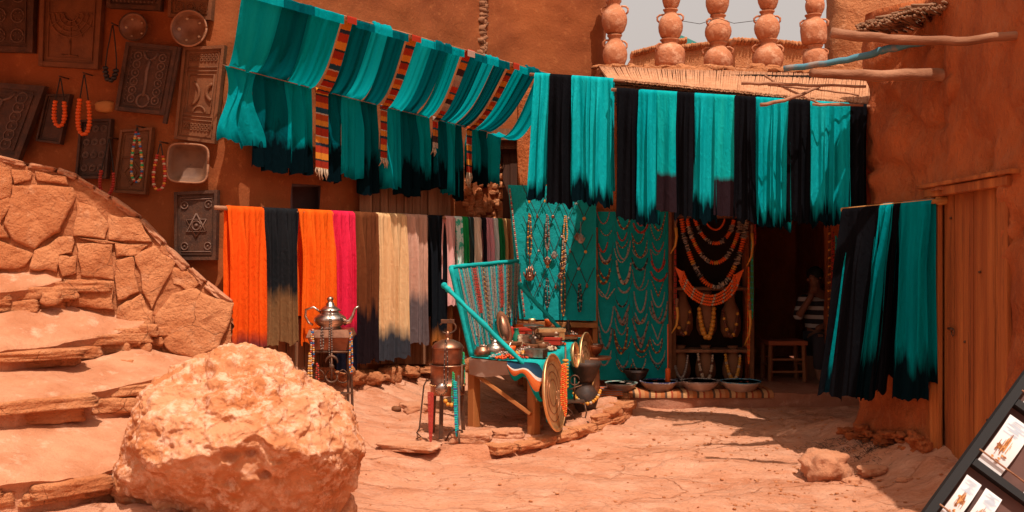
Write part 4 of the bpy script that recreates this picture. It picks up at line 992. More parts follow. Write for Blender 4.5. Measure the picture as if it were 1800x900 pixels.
# ---- teal display walls with necklaces
Y1 = 9.16
t = Thing('display_panel', 'turquoise cloth panel hung with pendant chains beside the shop', 'panel', P(970, 560, Y1))
def tealp(px0, py0, px1, py1, Y, sx, topd=0, th=.05):
    mb = MB()
    def fn(u, v):
        px = lerp(px0, px1, u); px += sx*(1-u)*v; q = P(px, lerp(py0, py1, v)+topd*u, Y); return q+V(0, .006*fb(q*3)+.004*math.sin(q.x*26+n3(q.z*2)*2), 0)
    mb.grid(lambda u, v: fn(u, 1-v), 60, 60)
    mb.grid(lambda u, v: fn(1-u, 1-v)+V(0, th, 0), 2, 2)
    for e in (0, 1): mb.grid(lambda u, v: fn(e, v if e else 1-v)+V(0, th*u, 0), 1, 20)
    for e in (0, 1): mb.grid(lambda u, v: fn(u if e == 0 else 1-u, e)+V(0, th*v, 0), 20, 1)
    return mb
t.part('backing', tealp(893, 325, 1048, 561, Y1, 20, 3), M['tealwall'])
t.part('post', MB().bar(P(1046, 400, Y1+.06), P(1046, 690, Y1+.06), .05, .05).bar(P(925, 560, Y1+.06), P(925, 690, Y1+.06), .05, .05).bar(P(905, 568, Y1+.03), P(1050, 572, Y1+.03), .05, .05), M['wood'])
t2 = Thing('display_panel', 'long turquoise cloth panel with four columns of bead necklaces', 'panel', P(1110, 665, Y1+.03))
t2.part('backing', tealp(1043, 372, 1176, 668, Y1+.08, 0), M['tealwall'])
t2.part('post', MB().bar(P(1178, 372, Y1+.03), P(1178, 690, Y1+.03), .03, .03), M['carve2'])
random.seed(44)
GV = 'pendant chains on the first turquoise panel'; pk = ['drop', 'disc', 'drop', 'cross', 'drop', 'disc']
COLN = ['first', 'second', 'third', 'fourth', 'fifth']
for r_ in range(7):
    for c_ in range(5):
        px = 930+c_*27.5+(13 if r_ % 2 else 0)+r_*1.2; py = 352+r_*29+c_*1.0
        if px > 1040: continue
        if py > 525 and px < 925: continue
        y_t = py-30; drop = (29+random.uniform(-3, 5))/F*Y1
        kind = random.choice(pk); sz = random.uniform(.010, .017)
        big = (r_, c_) in ((3, 1), (2, 3)); red = random.random() < .14
        if big: kind, sz = 'hand', .024
        a = P(px-13, y_t, Y1-.03); b = P(px+13, y_t, Y1-.03)
        lab = '%s pendant chain, %s from the left in the %s row down the turquoise panel' % ({'drop': 'drop', 'disc': 'disc', 'cross': 'cross', 'hand': 'hand'}[kind], ORD[c_], ORD[r_])
        pts = curve_pts(a, b, drop, 12, 'v'); tt = Thing('pendant_chain', lab, 'necklace', (a+b)/2-V(0, 0, drop), GV)
        tt.part('chain', MB().tube(pts, .0034, 4), M['cord'])
        tt.part('pendant', pend(kind, sz)((a+b)/2-V(0, .008, drop-.005)), M['amber_b'] if red else random.choice([M['silver_b'], M['copper'], M['grey_b']]))
for (px, py, s, m, lab) in ((931, 470, .045, 'copper', 'large copper hand of fatima hung low on the turquoise panel'), (1021, 412, .030, 'silver_b', 'silver hand of fatima near the right side of the turquoise panel'), (962, 452, .026, 'copper', 'dark hand shaped amulet in the middle of the turquoise panel'), (985, 480, .020, 'copper', 'copper diamond amulet right of the dark hand amulet')):
    c = P(px, py, Y1-.05); single('amulet', lab, 'amulet', pend('hand', s)(c).tube([c+V(0, 0, .0), c+V(0, .03, .12)], .003, 4), M[m], 'hand amulets on the turquoise panel', c)
for (px, y0, y1, colr, lab) in ((931, 376, 450, 'brown', 'long brown bead strand in the upper left of the turquoise panel'), (962, 378, 440, 'grey', 'long grey bead strand down the middle of the turquoise panel'), (994, 380, 425, 'amber', 'short amber strand at the top right of the turquoise panel'),
        (990, 440, 555, 'brown', 'brown strand hanging to the lower edge of the turquoise panel'), (962, 490, 540, 'black', 'black tassel strand low on the turquoise panel'), (1019, 500, 548, 'black', 'black strand at the lower right of the turquoise panel'), (991, 418, 470, 'cream', 'speckled strand between the right hand chains of the panel')):
    a, b = P(px-4, y0, Y1-.04), P(px+4, y0, Y1-.04); necklace(lab, a, b, (y1-y0)/F*Y1, .009, colr, 'l', 'bead strands on the turquoise panel', nu=6, nv=4, pat=[1, 2, 1])
# edge strand
mb = MB(); pts = [P(896+2.1*k*.5, 333+k*9, Y1-.03) for k in range(26)]
t = Thing('necklace', 'long speckled strand trimming the left edge of the turquoise panel', 'necklace', pts[-1]); t.part('cord', MB().tube(pts, .003, 4), M['cord']); beads(mb, pts, .010, 0, pat=[0, 1, 2]); t.part('beads', mb, [M['grey_b'], M['red_b'], M['cream_b']])
random.seed(45); GN = 'bead necklaces on the second turquoise panel'
cs = ['red', 'red', 'brown', 'silver', 'grey', 'orange', 'brown', 'silver', 'cream', 'brown', 'silver', 'black', 'silver', 'grey']
for c_ in range(4):
    for r_ in range(16):
        x0 = 1049+c_*31+random.uniform(-3, 2); py = 372+r_*17.2+random.uniform(-5, 5); colr = cs[(r_+c_*3+(random.random() < .3)) % 14] if r_ > 2 else random.choice(['red', 'brown', 'orange'])
        if r_ > 7 and colr in ('red', 'orange'): colr = random.choice(['silver', 'grey', 'brown'])
        if colr == 'orange': colr = 'brown'
        if r_ > 7 and c_ == 0 and r_ % 2: continue
        d = random.uniform(14, 40)*(1.2 if r_ > 8 else 1)
        if py+d > 655: d = max(12, 652-py)
        a, b = P(x0+2, py, Y1+.02), P(x0+28+random.uniform(-4, 3), py+random.uniform(-4, 4), Y1+.02)
        necklace('%s bead necklace, %s down the %s column of the long turquoise panel' % (colr, ORD[r_], ORD[c_]), a, b, d/F*Y1, random.choice([.0035, .0045, .0055, .0065, .0085]), colr, random.choice(['u', 'u', 'v']) if r_ > 5 else 'u', GN, fwd=V(0, -.03, 0), grow=.5, nu=6, nv=4, n=14, cordtop=random.choice([0, 0, .3]))
# ---- shelf niche with big necklaces and display busts
SX0, SX1, SYF = 1480, 0, 9.28
t = Thing('shelf_unit', 'dark wooden shelf niche behind the big orange necklaces', 'shelf', P(1245, 665, 9.4))
for (x0, y0, x1, y1, n_) in ((1184, 372, 1184, 685, 'upright'), (1321, 372, 1321, 685, 'upright'), (1258, 392, 1258, 510, None)):
    if n_: t.part(n_, MB().bar(P(x0, y0, 9.32), P(x1, y1, 9.32), .04, .06), M['carve2'])
for y, w in ((507, .03), (615, .03), (381, .03)): t.part('shelf', MB().bar(P(1184, y, 9.45), P(1321, y, 9.45), .26, w), M['oldwood'])
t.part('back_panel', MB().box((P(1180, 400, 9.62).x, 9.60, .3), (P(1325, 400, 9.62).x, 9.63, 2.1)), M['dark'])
random.seed(46)
BIG = [((1198, 386, 1312, 386), 118, .030, 'orange', 'u', 'outermost big orange and black bead necklace over the shelf niche', [1, 1, 1, 3, 3, 3, 3, 1, 1, 2, 3, 3, 3]), ((1208, 386, 1302, 386), 76, .026, 'orange', 'u', 'middle big orange and black bead necklace over the shelf niche', [1, 1, 3, 3, 3, 1, 2]),
       ((1222, 386, 1290, 386), 42, .024, 'orange', 'u', 'innermost big orange bead necklace over the shelf niche', [1, 1, 3, 3]), ((1238, 384, 1274, 384), 20, .012, 'amber', 'u', 'small amber bead necklace at the top of the shelf niche', None)]
for (x0, y0, x1, y1), d, r, c, sh, lab, pt in BIG:
    tt = Thing('necklace', lab, 'necklace', P((x0+x1)/2, y0+d, 9.1), 'big necklaces over the shelf niche'); a, b = P(x0, y0, 9.2), P(x1, y1, 9.2); pts = curve_pts(a, b, d/F*9.2, 26, sh, V(0, -.05, 0))
    tt.part('cord', MB().tube(pts, .004, 4), M['cord']); mb = MB(); ps = walk(pts, r*.75)
    for i, p in enumerate(ps):
        m = (pt or [1])[(i//2) % len(pt or [1])]
        d_ = (ps[min(i+1, len(ps)-1)]-ps[max(0, i-1)]).normalized(); Mx = d_.to_track_quat('Z', 'Y').to_matrix()
        if m == 3:
            for q in range(3): mb.box((-r*.9, -r*.5, -r*.14), (r*.9, r*.5, r*.14), random.choice([2, 3, 3, 4]), Mx@Matrix.Rotation(random.uniform(-.6, .6), 3, random.choice('XYZ')), p+V(random.uniform(-1, 1), random.uniform(-1, 0), random.uniform(-1, 1))*r*.3)
        else: mb.ball(p, r*.85, m-1, 9, 6, (1, 1, .42), Mx)
    tt.part('beads', mb, [M['orange_b'], M['amber_b'], M['dark_b'], M['grey_b'], M['cream_b']])
tt = Thing('necklace', 'wide collar of four rows of orange beads with triangle ends', 'necklace', P(1244, 535, 9.1)); a, b = P(1195, 478, 9.08), P(1298, 482, 9.08)
for k in range(4):
    a2, b2 = a.lerp(b, .02*k)-V(0, 0, .03*(3-k)*.9), b.lerp(a, .02*k)-V(0, 0, .03*(3-k)*.9); mb = MB(); beads(mb, curve_pts(a2, b2, .21, 22, 'u', V(0, -.03, 0)), .013, pat=[0, 0, 0, 0, 1], nu=7, nv=5, gap=1.6); tt.part('bead_row', mb, [M['orange_b'], M['cream_b']])
for q, s in ((a, -1), (b, 1)): tt.part('end_piece', MB().add([q+V(s*.05, 0, .05), q+V(-s*.03, 0, .0), q+V(-s*.01, 0, -.10), q+V(s*.05, -.02, .05), q+V(-s*.03, -.02, .0), q+V(-s*.01, -.02, -.10)], [(0, 1, 2), (3, 4, 5), (0, 1, 4, 3), (1, 2, 5, 4), (2, 0, 3, 5)], 0, False), M['orange_b'])
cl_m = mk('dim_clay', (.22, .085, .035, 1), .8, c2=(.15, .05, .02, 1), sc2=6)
BUST = [(1200, 575, 'upper left'), (1242, 575, 'upper middle'), (1284, 578, 'upper right'), (1196, 655, 'lower left'), (1240, 655, 'lower middle'), (1288, 656, 'lower right')]
for i, (px, py, lab) in enumerate(BUST):
    Y = 9.42; c = P(px, py+14, Y); w = .095; h = .42 if i < 3 else .34
    tt = Thing('neck_form', 'clay jar shaped display form, %s one in the shelf niche' % lab, 'display form', c, 'display forms in the shelf niche')
    tt.part('body', MB().lathe([(w*.7, 0), (w*1.0, .06), (w*1.05, h*.35), (w*.9, h*.6), (w*.5, h*.78), (w*.42, h*.9), (w*.55, h), (w*.4, h)], c, 18), cl_m)
    a, b = P(px-13, py-32, Y-.1), P(px+13, py-32, Y-.1); cc = ['brown', 'amber', 'brown', 'silver', 'cream', 'amber'][i]; dr = (44, 50, 44, 40, 46, 42)[i]
    necklace('%s bead necklace worn by the %s display form' % (cc, lab), a, b, dr/F*Y, (.014, .021, .014, .012, .013, .014)[i], cc, 'u', 'necklaces on the display forms', fwd=V(0, -.04, 0), grow=.4, pat=[1, 1, 1] if i == 1 else None)
for px, y0, y1, colr, lab in ((1187, 430, 560, 'red', 'long thin red strand left of the shelf niche'), (1322, 400, 560, 'green', 'long thin green strand right of the shelf niche'), (1327, 392, 430, 'red', 'short red strand at the top right of the shelf niche'), (1316, 470, 640, 'orange', 'long orange strand down the right side of the shelf niche')):
    a, b = P(px-2, y0, 9.12), P(px+2, y0, 9.12); necklace(lab, a, b, (y1-y0)/F*9.12, .007, colr, 'l', 'strands beside the shelf niche', nu=6, nv=4)
for px, py, ln, lab in ((1188, 400, 46, 'curved dagger hanging top left of the shelf niche'), (1190, 540, 46, 'curved dagger hanging lower left of the shelf niche'), (1322, 410, 58, 'curved dagger hanging top right of the shelf niche'), (1318, 545, 62, 'curved dagger hanging lower right of the shelf niche')):
    a = P(px, py, 9.12); L = ln/F*9.12; s = -1; tt = Thing('dagger', lab, 'dagger', a-V(0, 0, L), 'curved daggers by the shelf niche')
    tt.part('sheath', MB().tube([a+V(.0, 0, 0), a+V(.008, 0, -L*.35), a+V(-.005, 0, -L*.7), a+V(-.05, 0, -L*1.0)], [.016, .013, .011, .004], 8), M['amber_b'])
    tt.part('handle', MB().tube([a+V(0, 0, .0), a+V(-.003, 0, .03), a+V(0, 0, .06)], [.014, .010, .017], 8).ball(a+V(0, 0, .065), .018, 0), M['oldwood'])
    tt.part('cord', MB().tube([a+V(0, 0, .06), a+V(0, .02, .16)], .003, 4), M['cord'])
# strings of jewellery at the right jamb
for k, (px, c) in enumerate(((1458, 'brown'), (1464, 'red'), (1470, 'teal'), (1476, 'grey'))):
    a, b = P(px-2, 400+k*8, 8.9), P(px+2, 400+k*8, 8.9); necklace('%s bead string at the right side of the dark shop doorway' % c, a, b, (190+10*k)/F*8.9, .010, c, 'l', 'strings at the shop doorway', nu=6, nv=4)
# ---- bowls on the step
def bowl(lab, px, py, Y, w, h, cm, rim, name='bowl', group=None, inner=None, n=30):
    rr = w/F*Y/2; H = h/F*Y; c = P(px, py, Y); t = Thing(name, lab, 'bowl', c, group)
    t.part('body', MB().lathe([(rr*.38, 0), (rr*.40, H*.12), (rr*.68, H*.35), (rr*.92, H*.8), (rr*.97, H*.93)], c, n), cm)
    t.part('inside', MB().lathe([(rr*.97, H*.93), (rr*1.0, H), (rr*.94, H*.985), (rr*.62, H*.5), (rr*.25, H*.25), (rr*.05, H*.22)], c, n), rim)
    return t, c, rr, H
w_cer = mk('pale_glaze', (.50, .34, .26, 1), .35, c2=(.38, .22, .15, 1), sc2=10)
def glaze(name, a, b): return mk(name, a, .25, c2=b, sc2=40, lo=.48, hi=.52)
GB = 'glazed bowls on the shop step'
random.seed(47)
def fill(t, c, rr, H, cols, n=26):
    mb = MB()
    for i in range(n):
        a = random.uniform(0, 6.28); q = rr*.62*math.sqrt(random.random()); p = c+V(q*math.cos(a), q*math.sin(a), H*.6+random.uniform(0, .3)*H)
        mb.ball(p, random.uniform(.010, .02), random.randrange(len(cols)), 6, 5, (1.6, .8, .7))
    return single('trinkets', t, 'trinkets', mb, [M[k] for k in cols])
_, c, rr, H = bowl('small greenish bowl at the left end of the shop step', 1092, 692, 8.95, 58, 20, w_cer, glaze('g0', (.2, .3, .24, 1), (.4, .35, .3, 1)), group=GB); fill('dull trinkets heaped in the small greenish bowl', c, rr, H, ['grey_b', 'brown_b'])
_, c, rr, H = bowl('white bowl with blue patterned rim under the necklaces', 1158, 691, 8.97, 68, 22, w_cer, glaze('g1', (.55, .45, .42, 1), (.05, .08, .25, 1)), group=GB); fill('orange and red trinkets heaped in the blue rimmed bowl', c, rr, H, ['orange_b', 'red_b', 'grey_b'])
_, c, rr, H = bowl('white bowl with dark rings, middle one on the shop step', 1230, 692, 8.97, 70, 24, w_cer, glaze('g2', (.50, .40, .34, 1), (.12, .09, .09, 1)), group=GB); fill('dark trinkets heaped in the dark ringed bowl', c, rr, H, ['dark_b', 'brown_b', 'silver_b'])
_, c, rr, H = bowl('wide bowl with bright blue inside at the right of the step', 1302, 692, 8.95, 74, 23, w_cer, glaze('g3', (.02, .20, .32, 1), (.30, .36, .36, 1)), group=GB); fill('blue and red trinkets in the wide blue bowl', c, rr, H, ['blue_b', 'red_b', 'silver_b'])
bowl('dark basket bowl set behind the blue rimmed one', 1118, 672, 9.08, 46, 23, M['clayblack'], M['clayblack'], group=GB)
bowl('patterned plate propped behind the dark ringed bowl', 1196, 680, 9.1, 44, 12, w_cer, glaze('g4', (.25, .22, .24, 1), (.08, .07, .12, 1)), group=GB)
a = P(1174, 686, 8.95); single('incense_stick', 'red orange stick bundle standing upright behind the blue rimmed bowl', 'stick', MB().lathe([(.026, 0), (.024, .16), (.026, .17), (.02, .2)], a, 12).tube([a, a+V(0, 0, .6)], .006, 6), M['orange_b'])
# rug along the step
mb = MB(); fr_ = stripes('rug_bands', [(1, (.36, .10, .03, 1)), (.6, (.10, .05, .03, 1)), (1, (.50, .24, .10, 1)), (.5, (.30, .05, .02, 1)), (1, (.42, .16, .06, 1))], 9, axis=0)
mb.grid(lambda u, v: V(lerp(1.05, 2.35, u), 8.82+v*.5, SF+.02+.008*fb(V(u*9, v*3, 0))) if v > .12 else V(lerp(1.05, 2.35, u), 8.83-.01*v, SF+.022-(.12-v)*.55), 80, 14, uv=lambda u, v: (u, v))
single('rug', 'striped woven runner rug along the front of the shop step', 'rug', mb, fr_)
mb = MB(); mb.grid(lambda u, v: V(lerp(.66, .96, u)+.05*v, lerp(8.5, 9.1, v), plateau(.85, 8.8)+.035+.006*fb(V(u*4, v*6, 1))), 20, 20, uv=lambda u, v: (u, v))
single('rug', 'small orange and blue rug at the corner of the terrace', 'rug', mb, stripes('rug_small', [(2, (.50, .09, .02, 1)), (.5, (.1, .25, .3, 1)), (2, (.58, .12, .03, 1)), (.5, (.5, .4, .3, 1)), (.6, (.04, .12, .2, 1))], 2.5, axis=1))
# ---- stool and person in the shop
c = P(1377, 668, 9.75); t = Thing('stool', 'low four legged wooden stool in the dark shop doorway', 'stool', c); w = .17; h = .36; c.z = SF; lw = mk('stool_wood', (.26, .085, .03, 1), .7)
t.part('seat', MB().box((-w-.02, -w, h), (w+.02, w, h+.04), o=c), mk('stool_seat', (.32, .08, .03, 1), .8))
for sx in (-1, 1):
    for sy in (-1, 1): t.part('leg', MB().bar(c+V(sx*w, sy*w*.85, 0), c+V(sx*w*.95, sy*w*.8, h), .035, .035), lw)
for z in (.10, .22): t.part('rung', MB().bar(c+V(-w, -w*.85, z), c+V(w, -w*.85, z), .02, .02), lw); 
for sx in (-1, 1): t.part('rung', MB().bar(c+V(sx*w, -w*.85, .16), c+V(sx*w, w*.85, .16), .02, .02), lw)
def skin(nodes, edges, sub=2, root=0):
    me = bpy.data.meshes.new('tmp'); me.from_pydata([n[0] for n in nodes], edges, []); o = bpy.data.objects.new('tmp', me); col.objects.link(o)
    o.modifiers.new('s', 'SKIN'); sd = o.modifiers.new('d', 'SUBSURF'); sd.levels = sub
    for i, n in enumerate(nodes):
        r = n[1]; me.skin_vertices[0].data[i].radius = r if isinstance(r, tuple) else (r, r)
        me.skin_vertices[0].data[i].use_root = i == root
    bpy.context.view_layer.update(); ev = o.evaluated_get(bpy.context.evaluated_depsgraph_get()); m2 = bpy.data.meshes.new_from_object(ev)
    mb = MB(); mb.add([v.co.copy() for v in m2.vertices], [tuple(p.vertices) for p in m2.polygons]); bpy.data.objects.remove(o); return mb
def figure():
    Y = 10.0; X0 = P(1440, 0, Y).x; b = V(X0, Y, SF)
    j = lambda x, y, z: tuple(b+V(x, y, z))
    N_ = [(j(.02, .05, .34), (.13, .12)), (j(.0, .03, .52), (.13, .10)), (j(-.02, .0, .72), (.15, .10)), (j(-.03, -.01, .82), (.09, .07)), (j(-.04, -.02, .89), (.045, .045)), (j(-.055, -.04, .99), (.07, .085)), (j(-.06, -.04, 1.09), (.055, .07)),
          (j(-.17, -.04, .79), .05), (j(-.26, -.12, .60), .042), (j(-.16, -.20, .80), .032), (j(-.13, -.20, .86), .028),
          (j(.10, -.02, .79), .05), (j(.06, -.14, .55), .042), (j(-.10, -.22, .50), .032),
          (j(-.06, -.1, .34), .085), (j(-.12, -.42, .44), .065), (j(-.12, -.38, .10), .045), (j(-.14, -.50, .035), .032),
          (j(.10, -.1, .34), .085), (j(.08, -.42, .44), .065), (j(.10, -.38, .10), .045), (j(.08, -.50, .035), .032)]
    E = [(0, 1), (1, 2), (2, 3), (3, 4), (4, 5), (5, 6), (3, 7), (7, 8), (8, 9), (9, 10), (3, 11), (11, 12), (12, 13), (0, 14), (14, 15), (15, 16), (16, 17), (0, 18), (18, 19), (19, 20), (20, 21)]
    t = Thing('person', 'person in a striped shirt sitting in the dark shop, hand raised to the face', 'person', b)
    mb = skin(N_, E); hd = Vector(N_[5][0])
    mb.ball(hd+V(-.075, -.035, .0), .018, 0, 8, 6, (1.2, .7, 1)); mb.ball(hd+V(.0, -.09, -.01), .016, 0, 8, 6, (.7, 1, 1.3))
    for s in (-1, 1): mb.ball(hd+V(.03*s, -.078, .02), .010, 0, 8, 6)
    hp = Vector(N_[10][0])
    for k in range(5): mb.tube([hp+V(-.015+.012*k, -.01, 0), hp+V(-.02+.014*k, -.02, .04), hp+V(-.01+.012*k, -.035, .065-.004*abs(k-2))], [.009, .008, .006], 6)
    t.part('body', mb, plain('skin', (.22, .09, .05, 1), .6))
    NS = [(N_[0][0], (.14, .13)), (N_[1][0], (.145, .12)), (N_[2][0], (.165, .12)), (N_[3][0], (.105, .085)), (N_[7][0], .068), (N_[8][0], .055), (tuple(Vector(N_[8][0]).lerp(Vector(N_[9][0]), .25)), .05), (N_[11][0], .068), (N_[12][0], .056)]
    t.part('shirt', skin(NS, [(0, 1), (1, 2), (2, 3), (3, 4), (4, 5), (5, 6), (3, 7), (7, 8)]), stripes('striped_shirt', [(1, (.03, .025, .03, 1)), (.8, (.45, .38, .34, 1))], 11, axis=2, coord='Object'))
    NT = [(N_[0][0], (.14, .13))]+[(N_[i][0], N_[i][1]+.014) for i in (14, 15, 16, 18, 19, 20)]
    t.part('trousers', skin(NT, [(0, 1), (1, 2), (2, 3), (0, 4), (4, 5), (5, 6)]), plain('dark_trousers', (.03, .025, .03, 1), .9))
    t.part('hair', MB().ball(hd+V(.008, .018, .055), .088, 0, 14, 10, (.92, 1.05, .95)), plain('black_hair', (.012, .01, .01, 1), .7))
    c = b+V(.02, .08, 0); s = Thing('crate', 'dark low crate the striped-shirt person sits on', 'crate', c); s.part('box', MB().box((-.2, -.14, 0), (.2, .16, .22), o=c), M['oldwood'])
figure()
# ------------------------------------------------------------------ the stall table
TA_, TB_, TC_, TD_ = V(-.335, 7.75, .700), V(.17, 7.40, .690), V(.65, 9.02, .765), V(.145, 9.37, .775)
def T(u, v, h=0.): 
    a = TA_.lerp(TB_, u); b = TD_.lerp(TC_, u); return a.lerp(b, v)+V(0, 0, h)
t = Thing('stall_table', 'orange wooden stall table with a diagonal brace under turquoise cloth', 'table', T(.5, .5, -.55))
mb = MB(); mb.hexa([T(0, 0, -.04), T(1, 0, -.04), T(0, 1, -.04), T(1, 1, -.04), T(0, 0, -.005), T(1, 0, -.005), T(0, 1, -.005), T(1, 1, -.005)]); t.part('tabletop', mb, M['wood'])
def g0(p): return V(p.x, p.y, ground(p.x, p.y, False)-.01)
legs = [T(.05, .02, -.04), T(.97, .02, -.04), T(.05, .97, -.04), T(.95, .97, -.04)]
for p in legs: t.part('leg', MB().bar(p, g0(p), .085, .07, WN), M['wood'])
a, b = legs[0], legs[1]; t.part('brace', MB().bar(a+V(.02, -.05, -.09), b+V(-.02, -.05, -.34), .03, .045, V(0, -1, 0)), M['wood'])
t.part('brace', MB().bar(legs[1]+V(0, 0, -.3), legs[3]+V(0, 0, -.3), .03, .045), M['wood'])
mb = MB(); mb.grid(lambda u, v: T(u*1.0, -.004, 0)+V(0, -.03-.012*math.sin(u*9)*v-.006*n3(u*7, v*3), .0-(.125-.02*u+.015*math.sin(u*7))*v), 40, 10)
t.part('valance', mb, mk('greige_oilcloth', (.42, .27, .20, 1), .55, c2=(.34, .19, .13, 1), sc2=5, bump=(12, .3, .02)))
# turquoise tablecloth: top plus the long right hand drop
ran = random.Random(4)
def tc_(u, v):
    if u < .62:
        k = u/.62; q = T(k*1.02, v, .006); return q+V(0, 0, .006*fb(q*5))
    k = (u-.62)/.38; q = T(1.02, v, .006); out = V(.955, -.296, 0)
    L = (.40-.03*v)*(1+.12*math.sin(v*19)+.1*n3(v*8)); f = .022*math.sin(v*58+n3(v*6)*3)+.018*math.sin(v*27+1)
    return q+out*(.02+.045*k**.5+f*ss(0, .6, k))+V(0, 0, -L*k)
mb = MB(); mb.grid(tc_, 60, 150); single('tablecloth', 'turquoise cloth over the stall table, long side hanging to the ground', 'tablecloth', mb, mk('tablecloth_teal', (.0, .33, .31, 1), .85, c2=(.0, .40, .37, 1), sc2=4, bump=(16, .5, .03), transl=.1), None, T(.5, .5))
mb = MB()
def flap(u, v):
    p = T(lerp(.60, 1.05, u), -.01, .012)+V(0, -.045, 0); return p+V(.03*math.sin(v*6)*u+.05*u*v, -.05*math.sin(v*3), -(.06+.20*u+.05*math.sin(u*9))*v)
mb.grid(flap, 20, 16, uv=lambda u, v: (u, v)); single('folded_cloth', 'bunched dark blue and orange cloth corner at the front of the stall table', 'cloth', mb, stripes('printed_lining', [(1.4, (.015, .045, .08, 1)), (.3, (.6, .5, .42, 1)), (1, (.62, .13, .03, 1)), (1, (.0, .27, .27, 1))], 1.0, axis=1))
# display board leaning over the back of the table, two wrapped struts
N0, F0 = V(-.484, 7.78, 1.41), V(.05, 8.95, 1.455); N1, F1 = T(.0, .03, .0), T(-.02, .70, .0)
t = Thing('necklace_board', 'upright turquoise wrapped board on the stall table hung with strands', 'display board', N1.lerp(F1, .5))
def bd(u, v, o=0.):
    n_ = (F0-N0).cross(N1-N0).normalized(); 
    if n_.y > 0: n_ = -n_
    return N0.lerp(F0, u).lerp(N1.lerp(F1, u), v)+n_*o
mb = MB(); mb.grid(lambda u, v: bd(u, v, .008+.005*n3(u*9, v*3)), 40, 20); mb.grid(lambda u, v: bd(1-u, v, -.01), 2, 2); t.part('backing', mb, M['tealw'])
for a, b in ((bd(0, 0), bd(0, 1)), (bd(1, 0), bd(1, 1)), (bd(0, 0), bd(1, 0))):
    pts = [a.lerp(b, k/16)+V(0, 0, .004*n3(k)) for k in range(17)]; t.part('frame', MB().tube(pts, .019, 10, rough=.3), M['tealw'])
for a, b in ((P(781, 502, 7.62), P(922, 641, 7.40)), (P(913, 500, 8.86), P(984, 578, 8.85))):
    pts = [a.lerp(b, k/24) for k in range(25)]; t.part('strut', MB().tube(pts, [.019*(1+.12*math.sin(k*1.7)) for k in range(25)], 10, rough=.4).ball(a, .026, 0, 10, 8).ball(a.lerp(b, .05), .026), M['tealw'])
random.seed(48)
sc_ = ['silver', 'teal', 'silver', 'grey', 'silver', 'teal', 'grey', 'red', 'red', 'silver', 'teal', 'grey', 'brown', 'grey']
for i in range(34):
    u = .025+i*.0285; ln = random.uniform(.40, .66)+(.06 if i < 14 else -.08); c = sc_[i % 14]
    if i % 14 in (7, 8): ln = .36
    a, b = bd(u-.012, .03+random.uniform(0, .05), .05), bd(u+.012, .03, .05)
    nk = necklace('%s strand, %s from the left on the turquoise stall board' % (c, ORD[i] if i < 20 else ORD[i-20]+' past the twentieth'), a, b, ln, .0050 if c != 'red' else .007, c, 'l', 'strands on the stall board', nu=6, nv=4, gap=2.0, fwd=V(*(bd(u, 1)-bd(u, 0)).xy, 0)*(ln/.72), pendant=pend(random.choice(['drop', 'disc', 'cross']), .014) if c != 'red' and i % 2 else None)
# ---- goods on the table
def lathe_thing(name, lab, cat, p, prof, s, mat, group=None, n=18, extra=None):
    t = Thing(name, lab, cat, p, group); t.part('body', MB().lathe([(r*s, z*s) for r, z in prof], p, n), mat)
    if extra: extra(t, p, s)
    return t
goblet = [(.42, 0), (.40, .05), (.12, .16), (.08, .3), (.16, .42), (.34, .52), (.40, .66), (.34, .80), (.10, .95), (.08, 1.15), (.14, 1.25), (.62, 1.45), (.70, 1.52), (.50, 1.48), (.1, 1.35)]
lathe_thing('perfume_vase', 'tall silver footed vase with flared cup near the middle of the stall', 'vase', T(.62, .42), goblet, .13, M['silver'])
potp = [(.30, 0), (.42, .06), (.55, .25), (.56, .42), (.40, .62), (.20, .70), (.24, .76), (.12, .86), (.03, .98)]
def tea_extra(t, p, s):
    t.part('spout', MB().tube([p+V(.45, 0, .3)*s, p+V(.75, 0, .45)*s, p+V(.85, 0, .75)*s], [.10*s, .06*s, .04*s], 8), M['silver'])
    t.part('handle', MB().tube([p+V(-.4, 0, .55)*s, p+V(-.75, 0, .6)*s, p+V(-.8, 0, .25)*s, p+V(-.5, 0, .12)*s], .04*s, 8), M['silver'])
lathe_thing('teapot', 'small silver teapot at the front of the stall behind the wrapped strut', 'teapot', T(.30, .10), potp, .15, M['silver'], extra=tea_extra)
lathe_thing('incense_pot', 'dark silver lidded pot between the strut and the standing mirror', 'pot', T(.28, .26), potp, .13, M['iron'])
lathe_thing('brush_drum', 'squat round bristle brush at the front left corner of the stall', 'brush', T(.16, .045), [(.5, 0), (.52, .3), (.5, .46), (.42, .5), (.40, .62), (.25, .64), (.1, .7)], .13, M['copper'])
lathe_thing('jar', 'slim green glass jar standing beside the small mirror', 'jar', T(.36, .40), [(.3, 0), (.34, .1), (.34, 1.2), (.2, 1.5), (.2, 1.8), (.24, 1.85)], .09, plain('green_glass', (.02, .18, .10, 1), .15))
p = T(.22, .33, .02); t = Thing('mirror', 'carved oval hand mirror leaning on the stall board', 'mirror', p); Mx = Matrix.Rotation(R(-14), 3, 'Y')@Matrix.Rotation(R(78), 3, 'X')
t.part('frame', MB().lathe([(.02, -.012), (.12, -.012), (.135, 0), (.12, .014), (.095, .012)], p+V(0, 0, .15), 26, 0, Mx@Matrix.Diagonal((.42, 1.15, 1))), M['carve2']); t.part('glass', MB().lathe([(.005, .010), (.095, .010), (.094, .013), (.01, .013)], p+V(0, 0, .15), 26, 0, Mx@Matrix.Diagonal((.42, 1.15, 1))), M['copper'])
random.seed(49)
